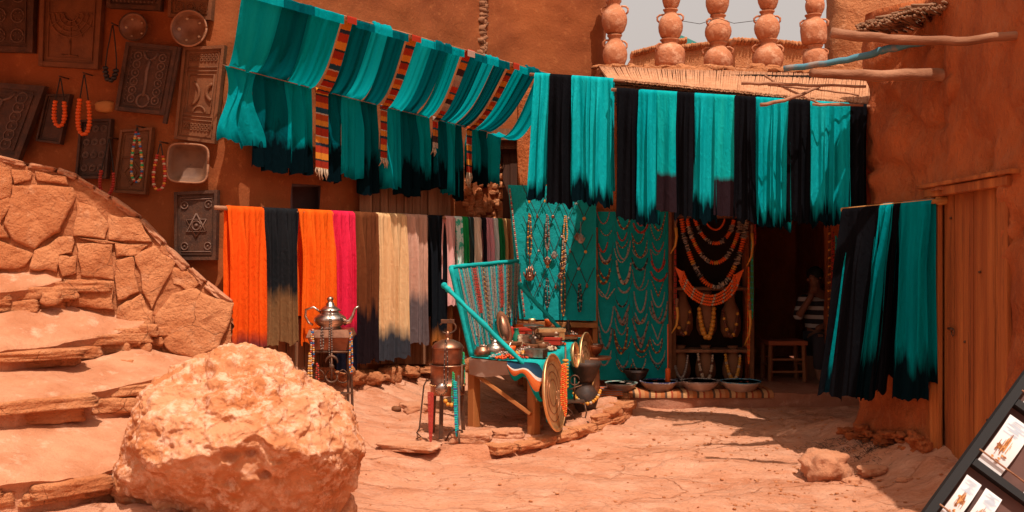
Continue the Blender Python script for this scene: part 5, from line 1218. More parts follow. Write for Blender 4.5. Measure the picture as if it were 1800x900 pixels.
def heap(lab, u, v, w, d, h, cols, r=.012, n=90):
    mb = MB(); c = T(u, v, .012)
    for i in range(n):
        a = random.uniform(0, 6.28); q = math.sqrt(random.random()); mb.ball(c+V(math.cos(a)*q*w, math.sin(a)*q*d, random.uniform(.2, 1)*h*(1-q*q)+.006), r*random.uniform(.7, 1.2), random.randrange(len(cols)), 6, 4)
    single('bead_heap', lab, 'beads', mb, [M[k] for k in cols], 'bead heaps on the stall', c)
heap('heap of yellow amber beads in the middle of the stall front', .74, .12, .12, .05, .04, ['amber_b', 'amber_b', 'cream_b'], .013)
heap('heap of coral red beads at the right front corner of the stall', .62, .035, .13, .04, .03, ['orange_b', 'red_b'], .010)
heap('heap of small silver rings beside the silver teapot', .47, .09, .08, .05, .03, ['silver_b', 'grey_b'], .010)
heap('heap of red and brown beads toward the far end of the stall', .84, .55, .10, .07, .04, ['red_b', 'brown_b', 'orange_b'], .012)
heap('heap of coral beads near the far right edge of the stall', .86, .78, .10, .08, .05, ['orange_b', 'red_b', 'cream_b'], .013)
heap('heap of turquoise beads near the front left of the stall', .42, .03, .07, .03, .02, ['teal_b', 'silver_b'], .009)
heap('heap of brown and silver charms behind the yellow amber beads', .72, .24, .13, .06, .05, ['brown_b', 'silver_b', 'grey_b'], .013)
heap('heap of dark charms near the middle left of the stall', .45, .30, .10, .07, .04, ['dark_b', 'grey_b', 'brown_b'], .013)
heap('heap of cream bone beads at the centre right edge of the stall', .86, .36, .09, .07, .05, ['cream_b', 'brown_b'], .014)
heap('heap of red and silver charms between the wooden boxes and the goblet', .52, .55, .12, .07, .05, ['red_b', 'silver_b', 'brown_b'], .014)
heap('heap of silver charms at the far end of the stall beside the boxes', .70, .90, .14, .08, .07, ['silver_b', 'grey_b', 'copper'], .015)
kinds = []
cols_ = {'brown': 'carve2', 'dark': 'iron', 'silver': 'silver', 'cream': 'cream_b', 'brass': 'brass', 'red': 'red_b', 'orange': 'orange_b'}
for row in range(11):
    v = .13+row*.078; cnt = 0
    for k in range(7):
        u = .18+k*.12+random.uniform(-.03, .03); 
        if row in (3, 4) and k in (0, 1): continue
        if random.random() < .12: continue
        p = T(cl(u, .1, .96), v+random.uniform(-.02, .02), .014); cn = random.choice(['brown', 'brown', 'dark', 'silver', 'cream', 'brass', 'red', 'orange', 'brown']); mt = M[cols_[cn]]; kd = random.choice(['box', 'box', 'case', 'cup', 'dish', 'bangle', 'figurine'])
        cnt += 1; lab = '%s little %s, %s from the left in the %s row of goods on the stall' % (cn, kd, ORD[cnt-1], ORD[row]); ang = random.uniform(-.5, .5); Mx = Matrix.Rotation(ang, 3, 'Z')
        mb = MB(); s = random.uniform(1.1, 1.9)*(1+.25*row/10); p = p+V(0, 0, random.choice([0, 0, .02, .04])*(row/6))
        if kd == 'box': mb.box((-.05*s, -.03*s, 0), (.05*s, .03*s, .03*s), 0, Mx, p).box((-.053*s, -.033*s, .03*s), (.053*s, .033*s, .042*s), 0, Mx, p)
        elif kd == 'case': mb.box((-.08*s, -.015*s, 0), (.08*s, .015*s, .018), 0, Mx, p).ball(p+Mx@V(-.08*s, 0, .01), .013, 0).ball(p+Mx@V(.08*s, 0, .01), .013, 0)
        elif kd == 'cup': mb.lathe([(.02, 0), (.03, .01), (.034, .05), (.038, .07), (.03, .068), (.02, .03)], p, 14)
        elif kd == 'dish': mb.lathe([(.03, 0), (.06*s, .012), (.07*s, .022), (.06*s, .02), (.01, .008)], p, 18)
        elif kd == 'bangle': mb.tube([p+V(math.cos(a/14*6.28)*.038, math.sin(a/14*6.28)*.038, .012+.01*(a % 2)*.2) for a in range(15)], .008, 6)
        else: mb.lathe([(.022, 0), (.018, .02), (.028, .05), (.012, .075), (.018, .09), (.004, .105)], p, 10)
        single('trinket_'+kd, lab, kd, mb, mt, 'small goods on the stall', p)
# raised rack of boxes at the back of the table
for i in range(9):
    p = T(.15+(i % 3)*.17, .62+(i//3)*.09, .014); s = .9
    mb = MB().box((-.085, -.04, 0), (.085, .04, .07), 0, Matrix.Rotation(.3, 3, 'Z'), p, .004).box((-.09, -.045, .07), (.09, .045, .085), 0, Matrix.Rotation(.3, 3, 'Z'), p)
    single('wooden_box', 'carved wooden box, %s of the stack by the far end of the stall board' % ORD[i], 'box', mb, M[('carve2', 'pole', 'copper')[i % 3]], 'wooden boxes at the far end of the stall')
# ---- brass trays leaning on the table
def tray(lab, c, r, face, lean, m, squash=1.):
    f = Vector(face).normalized(); up = V(0, 0, 1)-f*lean; Z = (f+V(0, 0, lean)).normalized(); X = V(0, 0, 1).cross(Z).normalized(); Yv = Z.cross(X)
    Mx = Matrix((X, Yv, Z)).transposed(); t = Thing('brass_tray', lab, 'tray', c-V(0, 0, r), 'big round trays by the stall')
    t.part('dish', MB().lathe([(.003, -.006), (r*.8, -.006), (r*.93, .004), (r*.985, .016), (r, .010), (r*.95, -.010), (r*.5, -.014), (.003, -.014)], c, 64, 0, Mx), m)
    t.part('rim', MB().tube([c+Mx@V(r*math.cos(a/60*6.2832), r*math.sin(a/60*6.2832), .012) for a in range(61)], .007, 6), M['brass'])
    for q in (.35, .55, .75): t.part('engraved_ring', MB().tube([c+Mx@V(r*q*math.cos(a/40*6.2832), r*q*math.sin(a/40*6.2832), -.004) for a in range(41)], .0022, 4), M['copper'])
    return c, Mx
gz = ground(.30, 7.5, False)
c1 = V(.315, 7.42, 0); c1.z = 1.5-(690-450)/F*7.42
c1, M1 = tray('large engraved brass tray leaning on the near corner of the stall', c1, .288, (.93, -.42+.12, 0), .10, M['brass'])
c2 = P(1031, 634, 8.3); tray('second tall brass tray leaning behind the black mortar bowl', c2, .235, (.95, -.32, 0), .08, M['brass']); c3 = P(1030, 600, 8.9); 
tray('smallest brass tray, half hidden between the two tall ones', P(1010, 624, 7.98), .10, (.95, -.3, 0), .08, M['brass'])
a, b = c1+V(.05, -.05, .21), c1+V(.06, -.06, .21)
for k in range(3): necklace('coral red strand, %s of three hung on the large brass tray' % ORD[k], a+V(.012*k, 0, 0), b+V(.012*k+.01, 0, 0), .30+.04*k, .008, 'orange', 'l', 'coral strands on the brass tray')
# ---- black pot with bowl on top, candlestick, iron stand
p = P(1029, 722, 8.15); p.z = ground(p.x, p.y, False); r = .085
t = Thing('black_jar', 'round black pottery jar at the terrace corner', 'jar', p); t.part('body', MB().lathe([(.05, 0), (.085, .04), (.105, .11), (.10, .17), (.07, .215), (.055, .24), (.06, .26)], p, 24, wob=.03), M['clayblack'])
q = p+V(0, 0, .262); t = Thing('mortar_bowl', 'wide black carved bowl resting on the black jar', 'bowl', q); t.part('body', MB().lathe([(.07, 0), (.075, .02), (.095, .06), (.125, .13), (.135, .165), (.12, .165), (.09, .07), (.02, .04)], q, 26, wob=.02), M['clayblack'])
necklace('amber bead string wound around the round black jar', p+V(-.10, -.06, .17), p+V(.12, -.03, .19), .08, .015, 'amber', 'u', None, fwd=V(0, -.10, 0))
q = P(1047, 628, 8.55); t = Thing('side_table', 'small round stand carrying a red filled dish at the far corner of the stall', 'stand', V(q.x, q.y, ground(q.x, q.y, False)))
t.part('top', MB().lathe([(.03, -.02), (.13, -.015), (.14, 0), (.13, .006), (.01, .006)], q, 26), M['pole']); t.part('leg', MB().tube([q-V(0, 0, .01), V(q.x, q.y, ground(q.x, q.y, False))], [.03, .045], 10), M['pole'])
_, c, rr, H = bowl('copper dish of red stones on the small round stand', 1044, 627, 8.55, 36, 22, M['copper'], M['copper']); fill('red and silver stones heaped in the copper dish', c, rr, H, ['red_b', 'silver_b', 'brown_b'], 40)
p = P(994, 735, 7.85); p.z = ground(p.x, p.y, False)
t = Thing('candle_stand', 'iron candle stand with amber rings on its stem between tray and black jar', 'candlestick', p); t.part('stem', MB().tube([p+V(0, 0, .0), p+V(0, 0, .62)], .008, 8), M['iron'])
mb = MB()
for k in range(9): mb.lathe([(.01, -.012), (.026, -.006), (.026, .006), (.01, .012)], p+V(0, 0, .30+k*.026), 12)
t.part('rings', mb, M['amber_b'])
for k in range(3): a = k*2.1+.4; t.part('leg', MB().tube([p+V(0, 0, .14), p+V(math.cos(a)*.05, math.sin(a)*.05, .10), p+V(math.cos(a)*.10, math.sin(a)*.10, 0)], .006, 6), M['iron'])
p = P(1008, 738, 7.95); p.z = ground(p.x, p.y, False); t = Thing('trivet', 'low square iron trivet with curled legs in front of the black jar', 'trivet', p); h = .15
t.part('top', MB().box((-.09, -.07, h), (.09, .07, h+.012), o=p), M['iron'])
for sx in (-1, 1):
    for sy in (-1, 1): t.part('leg', MB().tube([p+V(sx*.085, sy*.065, h), p+V(sx*.10, sy*.075, h*.5), p+V(sx*.085, sy*.07, .01), p+V(sx*.12, sy*.09, 0)], .006, 6), M['iron'])
p = P(1020, 700, 8.0); t = Thing('iron_lamp', 'small curled iron lamp standing on the trivet', 'lamp', P(1012, 705, 7.95)); p = P(1010, 706, 7.95); p.z = P(1008, 738, 7.95).z*0+ground(p.x, p.y, False)+.163
t.part('body', MB().tube([p, p+V(0, 0, .18)], .007, 6).tube([p+V(0, 0, .16)+V(math.cos(a*.5)*.04, 0, math.sin(a*.5)*.04) for a in range(13)], .006, 6).tube([p+V(-.05, 0, .08), p+V(0, 0, .10), p+V(.06, 0, .12)], .006, 6), M['iron'])
# ------------------------------------------------------------------ carved panels on the left wall
def wy(px): return along(V(-9, 8.4, 0), V(-2.22, 7.42, 0), px).y
def pquad(q, out=.05):
    c = [P(x, y, wy(x)-out) for x, y in q]
    n_ = (c[1]-c[0]).cross(c[3]-c[0]).normalized()
    if n_.y > 0: n_ = -n_
    def f(u, v, d=0.):            # u right, v down, d outwards
        return c[0].lerp(c[1], u).lerp(c[3].lerp(c[2], u), v)+n_*d
    return f
def panel(q, lab, mat, motif, out=.05, group='carved wooden panels on the left wall'):
    f = pquad(q, out); c = f(.5, 1)
    W_ = (f(1, .5)-f(0, .5)).length; H_ = (f(.5, 1)-f(.5, 0)).length; a_ = W_/H_
    t = Thing('carved_panel', lab, 'carved panel', c, group)
    def bx(mb, u0, v0, u1, v1, d0, d1): mb.hexa([f(u0, v1, d0), f(u1, v1, d0), f(u0, v1, d1), f(u1, v1, d1), f(u0, v0, d0), f(u1, v0, d0), f(u0, v0, d1), f(u1, v0, d1)])
    mb = MB(); bx(mb, 0, 0, 1, 1, -.03, .0); t.part('board', mb, M[mat])
    mb = MB(); w = .07; hh = w*a_
    bx(mb, 0, 0, w, 1, .0005, .022); bx(mb, 1-w, 0, 1, 1, .0005, .022); bx(mb, w, 0, 1-w, hh, .0005, .020); bx(mb, w, 1-hh, 1-w, 1, .0005, .020)
    bx(mb, w*1.7, hh*1.7, w*2.0, 1-hh*1.7, .0005, .008); bx(mb, 1-w*2, hh*1.7, 1-w*1.7, 1-hh*1.7, .0005, .008); bx(mb, w*2, hh*1.7, 1-w*2, hh*2.1, .0005, .008); bx(mb, w*2, 1-hh*2.1, 1-w*2, 1-hh*1.7, .0005, .008)
    t.part('frame', mb, M[mat])
    mb = MB()
    def tb(pts, r=.007): mb.tube([f(u, v, .004) for u, v in pts], r, 6)
    def ring(u, v, r, k=1., r2=.006, n=16, a0=0, a1=6.2832): tb([(u+r*math.cos(a0+(a1-a0)*i/n), v+r*a_*math.sin(a0+(a1-a0)*i/n)*k) for i in range(n+1)], r2)
    def stud(u, v, r=.008): mb.ball(f(u, v, .003), r, 0, 6, 4)
    if motif == 'key':
        tb([(.5, .22), (.48, .40), (.50, .6), (.5, .76)], .013); tb([(.36, .12), (.42, .2), (.5, .23), (.58, .2), (.64, .12)], .010); ring(.5, .82, .12, 1, .009)
        for s in (-1, 1):
            for k in range(6): ring(.5+s*.24, .18+k*.125, .07, 1, .005); stud(.5+s*.24, .18+k*.125, .009)
        for k in range(14): stud(.14, .1+k*.06, .006); stud(.86, .1+k*.06, .006)
    elif motif == 'arcs':
        for k in range(4): ring(.5, .36, .12+.08*k, 1, .006, 20, 0, math.pi)
        for k in range(7): a = math.pi*(k+.0)/6; tb([(.5+.10*math.cos(a), .36+.1*a_*math.sin(a)), (.5+.40*math.cos(a), .36+.4*a_*math.sin(a))], .005)
        tb([(.5, .68), (.5, .86)], .008); tb([(.36, .86), (.64, .86)], .008)
    elif motif == 'crescent':
        for rr_ in (.10, .14, .83, .87):
            for k in range(8): ring(.2+k*.086, rr_, .028, 1.3, .004, 8)
        for v in (.22, .26, .74, .78): tb([(.12, v), (.88, v)], .005)
        tb([(.2, .3), (.8, .3), (.8, .70), (.2, .70), (.2, .3)], .006)
        ring(.18, .5, .30, 1, .012, 14, -1.1, 1.1); ring(.86, .48, .20, 1, .016, 14, 1.9, 4.3); ring(.52, .70, .15, 1, .009, 12, math.pi, 6.28)
    elif motif == 'rosettes':
        for i in range(3):
            for k in range(4):
                u, v = .24+i*.26, .16+k*.22; ring(u, v, .09, 1, .005, 12)
                for z in range(6): stud(u+.05*math.cos(z*1.05), v+.05*a_*math.sin(z*1.05), .006)
    elif motif == 'diamond':
        tb([(.5, .50), (.76, .68), (.5, .86), (.24, .68), (.5, .50)], .009); tb([(.5, .58), (.62, .68), (.5, .78), (.38, .68), (.5, .58)], .006)
        for k in range(3): ring(.5, .14+.1*k, .16, .6, .007, 12, 0, math.pi)
        tb([(.14, .44), (.86, .44)], .007); tb([(.14, .92), (.86, .92)], .006)
    elif motif == 'star':
        R_ = .27
        for o in (0, math.pi): tb([(.5+R_*math.sin(o+k*2.0944), .5+R_*a_*math.cos(o+k*2.0944)) for k in range(4)], .007)
        ring(.5, .5, .10, 1, .006); stud(.5, .5, .016)
        for u, v in ((.22, .2), (.78, .2), (.22, .8), (.78, .8)): ring(u, v, .08, 1, .005); stud(u, v, .008)
        for v in (.12, .88): tb([(.14, v), (.86, v)], .005)
    elif motif == 'plain':
        tb([(.2, .15), (.2, .85)], .003); tb([(.8, .15), (.8, .85)], .003)
    elif motif == 'border':
        for k in range(12): stud(.1+k*.073, .86, .010); stud(.1+k*.073, .80, .006)
        for k in range(5): ring(.18+k*.16, .55, .06, 1, .006)
    if mb.v and motif != 'plain': t.part('carving', mb, M['worn' if mat == 'carve' else mat])
    return t, f
panel([(-60, -70), (64, -70), (60, 93), (-64, 90)], 'very dark carved panel in the top left corner of the wall', 'carve', 'rosettes')
panel([(74, -30), (184, -30), (174, 122), (70, 116)], 'brown carved panel with nested arcs near the top left', 'carve2', 'arcs')
panel([(188, -80), (292, -80), (284, 19), (190, 14)], 'dark ornate panel cut by the top edge, left of the brown rosette one', 'carve', 'border')
panel([(300, -80), (380, -80), (373, 36), (297, 30)], 'brown panel with round rosettes above the large round bowl', 'carve2', 'rosettes')
t, f = panel([(224, 74), (314, 83), (291, 203), (204, 194)], 'dark silvery carved panel with a long key motif beneath the small round bowl', 'carve', 'key', .09)
t.part('rail', MB().bar(f(1.02, 0, -.0), f(1.02, 1.12, -.0), .03, .03), M['carve'])
panel([(324, 84), (397, 80), (379, 253), (308, 244)], 'tall brown panel with crescents beside the wall corner', 'carve2', 'crescent')
panel([(-50, 142), (82, 152), (34, 284), (-90, 262)], 'big dark key-motif panel touching the stair parapet', 'carve', 'key', .10)
panel([(84, 166), (126, 166), (108, 254), (65, 248)], 'plain small dark board behind the shorter orange necklace', 'carve', 'plain')
panel([(143, 211), (198, 209), (189, 314), (134, 314)], 'small dark panel of rosettes above the parapet', 'carve', 'rosettes')
panel([(214, 229), (270, 224), (258, 342), (200, 338)], 'brown panel with a diamond under a multicoloured necklace', 'carve2', 'diamond')
panel([(308, 338), (384, 334), (381, 457), (309, 457)], 'dark star-motif panel hanging lowest by the wall corner', 'carve', 'star')
def wallbowl(lab, px, py, r, mat, rim, sq=1., M0=None, deco=None):
    Y = wy(px)-.10; c = P(px, py, Y); rr = r/F*Y; Mx = (M0 or Matrix.Identity(3))@Matrix.Rotation(R(90), 3, 'X')@Matrix.Diagonal((1, sq, 1)); t = Thing('wall_bowl', lab, 'bowl', c, 'bowls on the left wall')
    t.part('body', MB().lathe([(rr*.3, -.075), (rr*.6, -.065), (rr*.9, -.03), (rr, .0), (rr*.93, .004), (rr*.8, -.024), (rr*.5, -.05), (rr*.02, -.055)], c, 34, 0, Mx, wob=.05), mat)
    t.part('rim', MB().tube([c+Mx@V(rr*.97*math.cos(a/36*6.2832)*(1+.02*n3(a)), rr*.97*math.sin(a/36*6.2832), .002) for a in range(37)], rr*.055, 6), rim)
    for a in range(5): t.part('inlay', MB().ball(c+Mx@V(rr*.62*math.cos(a*1.25+.6), rr*.62*math.sin(a*1.25+.6), -.034), rr*(.07+.02*(a % 3)), 0, 8, 6, (1, .4, .8)), M['cream_b'])
br = mk('bowl_brown', (.15, .055, .025, 1), .4, c2=(.24, .10, .05, 1), sc2=12)
wallbowl('smaller dark round bowl with pale inlay on the left wall', 234, 47, 25, br, M['carve'])
wallbowl('larger round bowl with a pale worn rim on the left wall', 332, 50, 32, br, M['pole'])
# squarish trough
px, py = 330, 287; Y = wy(px)-.12; t = Thing('wall_dish', 'squarish grey wooden dish hanging over the star panel', 'dish', P(px, 322, Y)); sup = lambda a, k: (math.copysign(abs(math.cos(a))**k, math.cos(a)), math.copysign(abs(math.sin(a))**k, math.sin(a)))
mb = MB(); rr = 36/F*Y; c = P(px, py, Y); Mz = Matrix.Rotation(.06, 3, 'Y'); prof = [(.55, .09), (.8, .08), (.97, .02), (1.0, 0), (.93, -.003), (.80, .03), (.6, .065), (.02, .07)]; n = 40; vs = []
for k, d in prof:
    for i in range(n):
        x, z = sup(6.2832*i/n, .45); vs.append(c+Mz@V(x*rr*k*1.02, d, z*rr*k*.96))
mb.add(vs, [(j*n+i, j*n+(i+1) % n, (j+1)*n+(i+1) % n, (j+1)*n+i) for j in range(len(prof)-1) for i in range(n)]+[tuple(range(n))])
t.part('body', mb, mk('grey_dish', (.16, .07, .035, 1), .6, c2=(.10, .04, .02, 1), sc2=8)); t.part('rim', MB().tube([c+Mz@V(sup(6.2832*i/n, .45)[0]*rr, 0, sup(6.2832*i/n, .45)[1]*rr*.94) for i in range(n+1)], .008, 6), M['pole'])
mb = MB(); rock(mb, P(185, 188, wy(185)), (.085, .05, .05), seed=2, sub=3, amp=.15); single('rock', 'smooth orange stone bedded in the wall between the panels', 'rock', mb, mk('orange_stone', (.5, .19, .05, 1), .8))
random.seed(50)
def wneck(lab, x, y0, y1, w, r, colr, pat=None, ct=.55, tilt=0., nail=True):
    Y = wy(x)-.16; a, b = P(x-2, y0, Y), P(x+2, y0, Y); n = 30; bot = P(x+tilt, y1, Y); L = a.z-bot.z; W_ = w/F*Y/2; pts = []
    for i in range(n+1):
        t_ = i/n; s = math.sin(math.pi*t_); k = 1-abs(2*t_-1); sx = -1 if t_ < .5 else 1
        h = math.sin(k*math.pi/2)**1.0*L if False else L*(1-(abs(2*t_-1))**1.35); wid = W_*math.sin(math.pi*min(1, (1-abs(2*t_-1)**1.0)*1.0))**.6*(.35+.65*h/L)
        pts.append(V(a.x+(bot.x-a.x)*h/L+sx*(wid if t_ not in (0, 1) else .002)*(1 if abs(2*t_-1) > .06 else abs(2*t_-1)/.06), Y, a.z-h))
    t = Thing('necklace', lab, 'necklace', bot, 'necklaces on the left wall'); t.part('cord', MB().tube(pts, .005, 5), M['cord'])
    k = int(n*ct/2); mb = MB(); beads(mb, pts[k:n+1-k], r, pat=pat or [0], gap=1.3, flat=.75, nu=9, nv=6); t.part('beads', mb, [M[q] for q in BP[colr]])
    t.part('nail', MB().tube([V(a.x, Y-.02, a.z+.01), V(a.x, Y+.18, a.z+.02)], .006, 6), M['iron'])
wneck('bright orange bead necklace, shorter of the two on the left wall', 108, 137, 222, 24, .019, 'orange', ct=.42, tilt=-4)
wneck('bright orange bead necklace, longer of the two on the left wall', 150, 131, 237, 26, .019, 'orange', ct=.34, tilt=-3)
wneck('pair of dark prayer bead tassels below the smaller round bowl', 200, 44, 142, 24, .022, 'black', ct=.72, tilt=-6)
wneck('dark red bead necklace reaching down to the parapet', 194, 244, 344, 30, .015, 'red', ct=.5, tilt=-8)
wneck('multicoloured bead necklace over the diamond panel', 243, 224, 320, 24, .012, 'many coloured', pat=[0, 1, 2, 3, 4, 2], ct=.1, tilt=-3)
wneck('tangled red and cream bead necklace left of the squarish dish', 284, 252, 334, 26, .014, 'many coloured', pat=[0, 0, 2, 0, 3], ct=.2, tilt=-5)
# ------------------------------------------------------------------ teapot, chest and its iron stand
Y = 7.66; cx = 584
def Q(px, py, dy=0.): return P(px, py, Y+dy)
foot = ground(Q(584, 0).x, Y, False)
t = Thing('iron_stand', 'rusty four legged iron stand under the metal chest and teapot', 'stand', V(Q(584, 0).x, Y, foot))
for x0, x1, dy in ((548, 540, -.1), (614, 620, -.1), (560, 556, .16), (610, 612, .16)):
    a = Q(x0, 618, dy); b = Q(x1, 700, dy); b.z = ground(b.x, b.y, False)
    t.part('leg', MB().tube([a, a.lerp(b, .5)+V(.006, 0, 0), b+V(0, 0, .03), b+V(.02, -.01, 0)], [.012, .011, .010, .008], 8), M['iron'])
mb = MB(); a, b = Q(546, 619, -.1), Q(616, 619, -.1); c, d = Q(560, 619, .16), Q(611, 619, .16)
for p, q in ((a, b), (b, d), (d, c), (c, a)): mb.tube([p, q], .009, 6)
t.part('top_rim', mb, M['iron'])
mb = MB(); a, b = Q(545, 692, -.1), Q(619, 692, -.1); a.z = b.z = foot+.14; mb.bar(a, b, .01, .07, V(0, -1, 0)); t.part('cross_plate', mb, M['iron'])
mb = MB()
for k in range(3):
    for s in (-1, 1):
        c0 = a.lerp(b, .22+.28*k)+V(0, 0, .11); mb.tube([c0+V(s*.06*math.sin(q*.5)*(.4+.1*q), 0, .02+.05*math.cos(q*.5)) for q in range(8)], .005, 5)
t.part('scroll', mb, M['iron'])
bm_ = Q(583, 592); c0 = Q(583, 616, .02); x0, x1 = Q(546, 0).x, Q(618, 0).x; zt, zb = Q(0, 578).z, Q(0, 617).z
t = Thing('metal_chest', 'tarnished metal chest between the iron stand and the silver teapot', 'chest', V(c0.x, Y, zb))
mb = MB(); mb.hexa([V(x0+.03, Y-.09, zb+.005), V(x1-.03, Y-.09, zb+.005), V(x0+.03, Y+.13, zb+.005), V(x1-.03, Y+.13, zb+.005), V(x0, Y-.12, zt-.06), V(x1, Y-.12, zt-.06), V(x0, Y+.16, zt-.06), V(x1, Y+.16, zt-.06)]); t.part('box', mb, M['copper'])
mb = MB(); mb.hexa([V(x0-.01, Y-.13, zt-.058), V(x1+.01, Y-.13, zt-.058), V(x0-.01, Y+.17, zt-.058), V(x1+.01, Y+.17, zt-.058), V(x0+.01, Y-.11, zt), V(x1-.01, Y-.11, zt), V(x0+.01, Y+.15, zt), V(x1-.01, Y+.15, zt)]); t.part('lid', mb, M['copper'])
p = V(Q(580, 0).x, Y+.01, zt+.001); s = .21
t = Thing('teapot', 'large engraved silver teapot on top of the metal chest', 'teapot', p)
t.part('body', MB().lathe([(.40*s, 0), (.44*s, .03*s), (.36*s, .07*s), (.50*s, .16*s), (.60*s, .30*s), (.58*s, .42*s), (.40*s, .55*s), (.30*s, .62*s), (.36*s, .66*s)], p, 32), M['silver'])
t.part('lid', MB().lathe([(.40*s, .66*s), (.38*s, .70*s), (.26*s, .80*s), (.16*s, .86*s), (.15*s, .94*s), (.10*s, .98*s), (.09*s, 1.03*s), (.13*s, 1.09*s), (.10*s, 1.15*s), (.03*s, 1.20*s)], p, 26), M['silver'])
t.part('spout', MB().tube([p+V(.50, 0, .22)*s, p+V(.72, 0, .28)*s, p+V(.84, 0, .48)*s, p+V(.92, 0, .74)*s, p+V(1.06, 0, .82)*s], [.12*s, .085*s, .06*s, .05*s, .045*s], 10), M['silver'])
t.part('handle', MB().tube([p+V(-.34, 0, .60)*s, p+V(-.62, 0, .80)*s, p+V(-.90, 0, .70)*s, p+V(-.92, 0, .45)*s, p+V(-.80, 0, .22)*s, p+V(-.64, 0, .14)*s], .045*s, 8), M['silver'])
for px, y0, y1, colr, r, lab in ((566, 575, 614, 'black', .006, 'left black cord loop over the front of the metal chest'), (581, 545, 640, 'black', .005, 'long black cord hanging from the teapot knob'), (549, 580, 640, 'many coloured', .009, 'mixed bead strand down the left corner of the metal chest'), (617, 583, 655, 'many coloured', .007, 'mixed bead strand down the right corner of the metal chest'), (545, 622, 676, 'amber', .010, 'amber bead cluster by the left leg of the iron stand'), (558, 640, 690, 'red', .009, 'red bead cluster inside the iron stand')):
    a, b = P(px-3, y0, Y-.15), P(px+3, y0, Y-.15); necklace(lab, a, b, (y1-y0)/F*Y, r, colr, 'l', 'strands on the metal chest', pat=[1, 2] if colr != 'many coloured' else [1, 2, 3, 4, 3])
c = P(583, 632, Y-.16)
t = Thing('iron_amulet', 'double crescent iron amulet hanging in front of the stand', 'amulet', c-V(0, 0, .2)); mb = MB()
for k, s in ((0, 1), (.11, -1)): mb.tube([c+V(.045*math.cos(q), 0, -k-.02+s*.045*math.sin(q)) for q in [i*.35-.2 for i in range(11)]], [.004+.008*math.sin(i*.31) for i in range(11)], 6)
mb.tube([c+V(0, 0, .05), c+V(0, 0, -.22)], .008, 6).ball(c-V(0, 0, .055), .022, 0, 8, 6, (1, .5, 1)); t.part('crescents', mb, M['iron'])
# ------------------------------------------------------------------ copper kettle over a fire bucket
Y = 7.35; K = lambda px, py, dy=0.: P(px, py, Y+dy); c = K(787, 692); c.z = K(0, 693).z; rr = 31/F*Y
t = Thing('copper_bucket', 'riveted copper fire bucket on iron legs under the lidded kettle', 'bucket', c)
H = K(0, 640).z-c.z; t.part('body', MB().lathe([(rr*.92, 0), (rr*.98, .01), (rr*.97, H*.28), (rr*1.03, H*.30), (rr*1.03, H*.36), (rr*.97, H*.38), (rr*.97, H*.94), (rr*1.06, H*.95), (rr*1.06, H), (rr*.94, H), (rr*.90, H*.9)], c, 34), M['copper'])
for a in (.6, 2.6, 4.4):
    q = c+V(math.cos(a)*rr*.9, math.sin(a)*rr*.9, .05); b = c+V(math.cos(a)*rr*1.05, math.sin(a)*rr*1.05, 0); b.z = ground(b.x, b.y, False); t.part('leg', MB().bar(q, b, .03, .012, V(0, 1, 0)), M['iron'])
mb = MB()
for k in range(14): a = 3.5+k*.18; mb.ball(c+V(math.cos(a)*rr*1.04, math.sin(a)*rr*1.04, H*.33), .006, 0, 6, 4)
t.part('rivets', mb, M['brass'])
k0 = c+V(0, 0, H); t = Thing('copper_kettle', 'lidded copper kettle with ring handle sitting on the fire bucket', 'kettle', k0); H2 = K(0, 612).z-k0.z
t.part('body', MB().lathe([(rr*.80, -.005), (rr*.86, .01), (rr*.88, H2*.5), (rr*.86, H2*.92), (rr*.90, H2)], k0, 34), M['copper'])
t.part('lid', MB().lathe([(rr*.92, H2), (rr*.90, H2+.012), (rr*.72, H2+.04), (rr*.35, H2+.062), (rr*.12, H2+.068), (rr*.10, H2+.085), (rr*.17, H2+.10), (rr*.08, H2+.125), (.002, H2+.13)], k0, 34), M['copper'])
t.part('handle', MB().tube([k0+V(.062*math.cos(q), 0, H2+.155+.045*math.sin(q)) for q in [i*.314+2*math.pi*.64 for i in range(17)]], .007, 8).bar(k0+V(-.05, 0, H2+.20), k0+V(.05, 0, H2+.20), .014, .03), M['iron'])
for lab, px, y0, y1, colr, r, w, dy in (('bright turquoise bead bunch hanging lowest from the fire bucket', 803, 672, 764, 'teal', .008, 10, -.22), ('blue green bead strand above the turquoise bunch', 797, 655, 712, 'green', .008, 6, -.2), ('coral red bead bunch hanging left of the fire bucket', 757, 690, 776, 'red', .0065, 9, -.2), ('green bead strand down the right side of the fire bucket', 815, 620, 680, 'green', .007, 4, -.02)):
    for k in range(3 if w > 6 else 1):
        a, b = K(px-w/2+k*2, y0, dy), K(px+w/2-k*1.5, y0, dy); necklace(lab+(', %s strand' % ORD[k] if w > 6 else ''), a, b, (y1-y0-k*9)/F*Y, r*.85, colr, 'u' if w > 6 else 'l', 'bead bunches on the fire bucket', nu=7, nv=5, pat=[1, 1, 1, 1, 2] if colr != 'red' else [1])
necklace('short amber nugget string under the blue green strand', K(783, 705, -.2), K(800, 705, -.2), .03, .016, 'amber', 'u')
necklace('long black cord looped over the kettle lid', K(780, 598, -.19), K(788, 598, -.19), .33, .005, 'black', 'l')
c = K(776, 684, -.20); t = Thing('round_box', 'round filigree metal box hanging on the front of the fire bucket', 'box', c); t.part('body', MB().lathe([(.01, -.02), (.04, -.018), (.046, 0), (.04, .018), (.02, .024), (.004, .026)], c, 24, 0, Matrix.Rotation(R(90), 3, 'X')), M['silver'])
mb = MB()
for k in range(16): mb.ball(c+V(.036*math.cos(k*.3927), -.02, .036*math.sin(k*.3927)), .005, 0, 6, 4)
t.part('studs', mb, M['iron'])
foot = lambda px, Yf: V(P(px, 0, Yf).x, Yf, ground(P(px, 0, Yf).x, Yf, False))
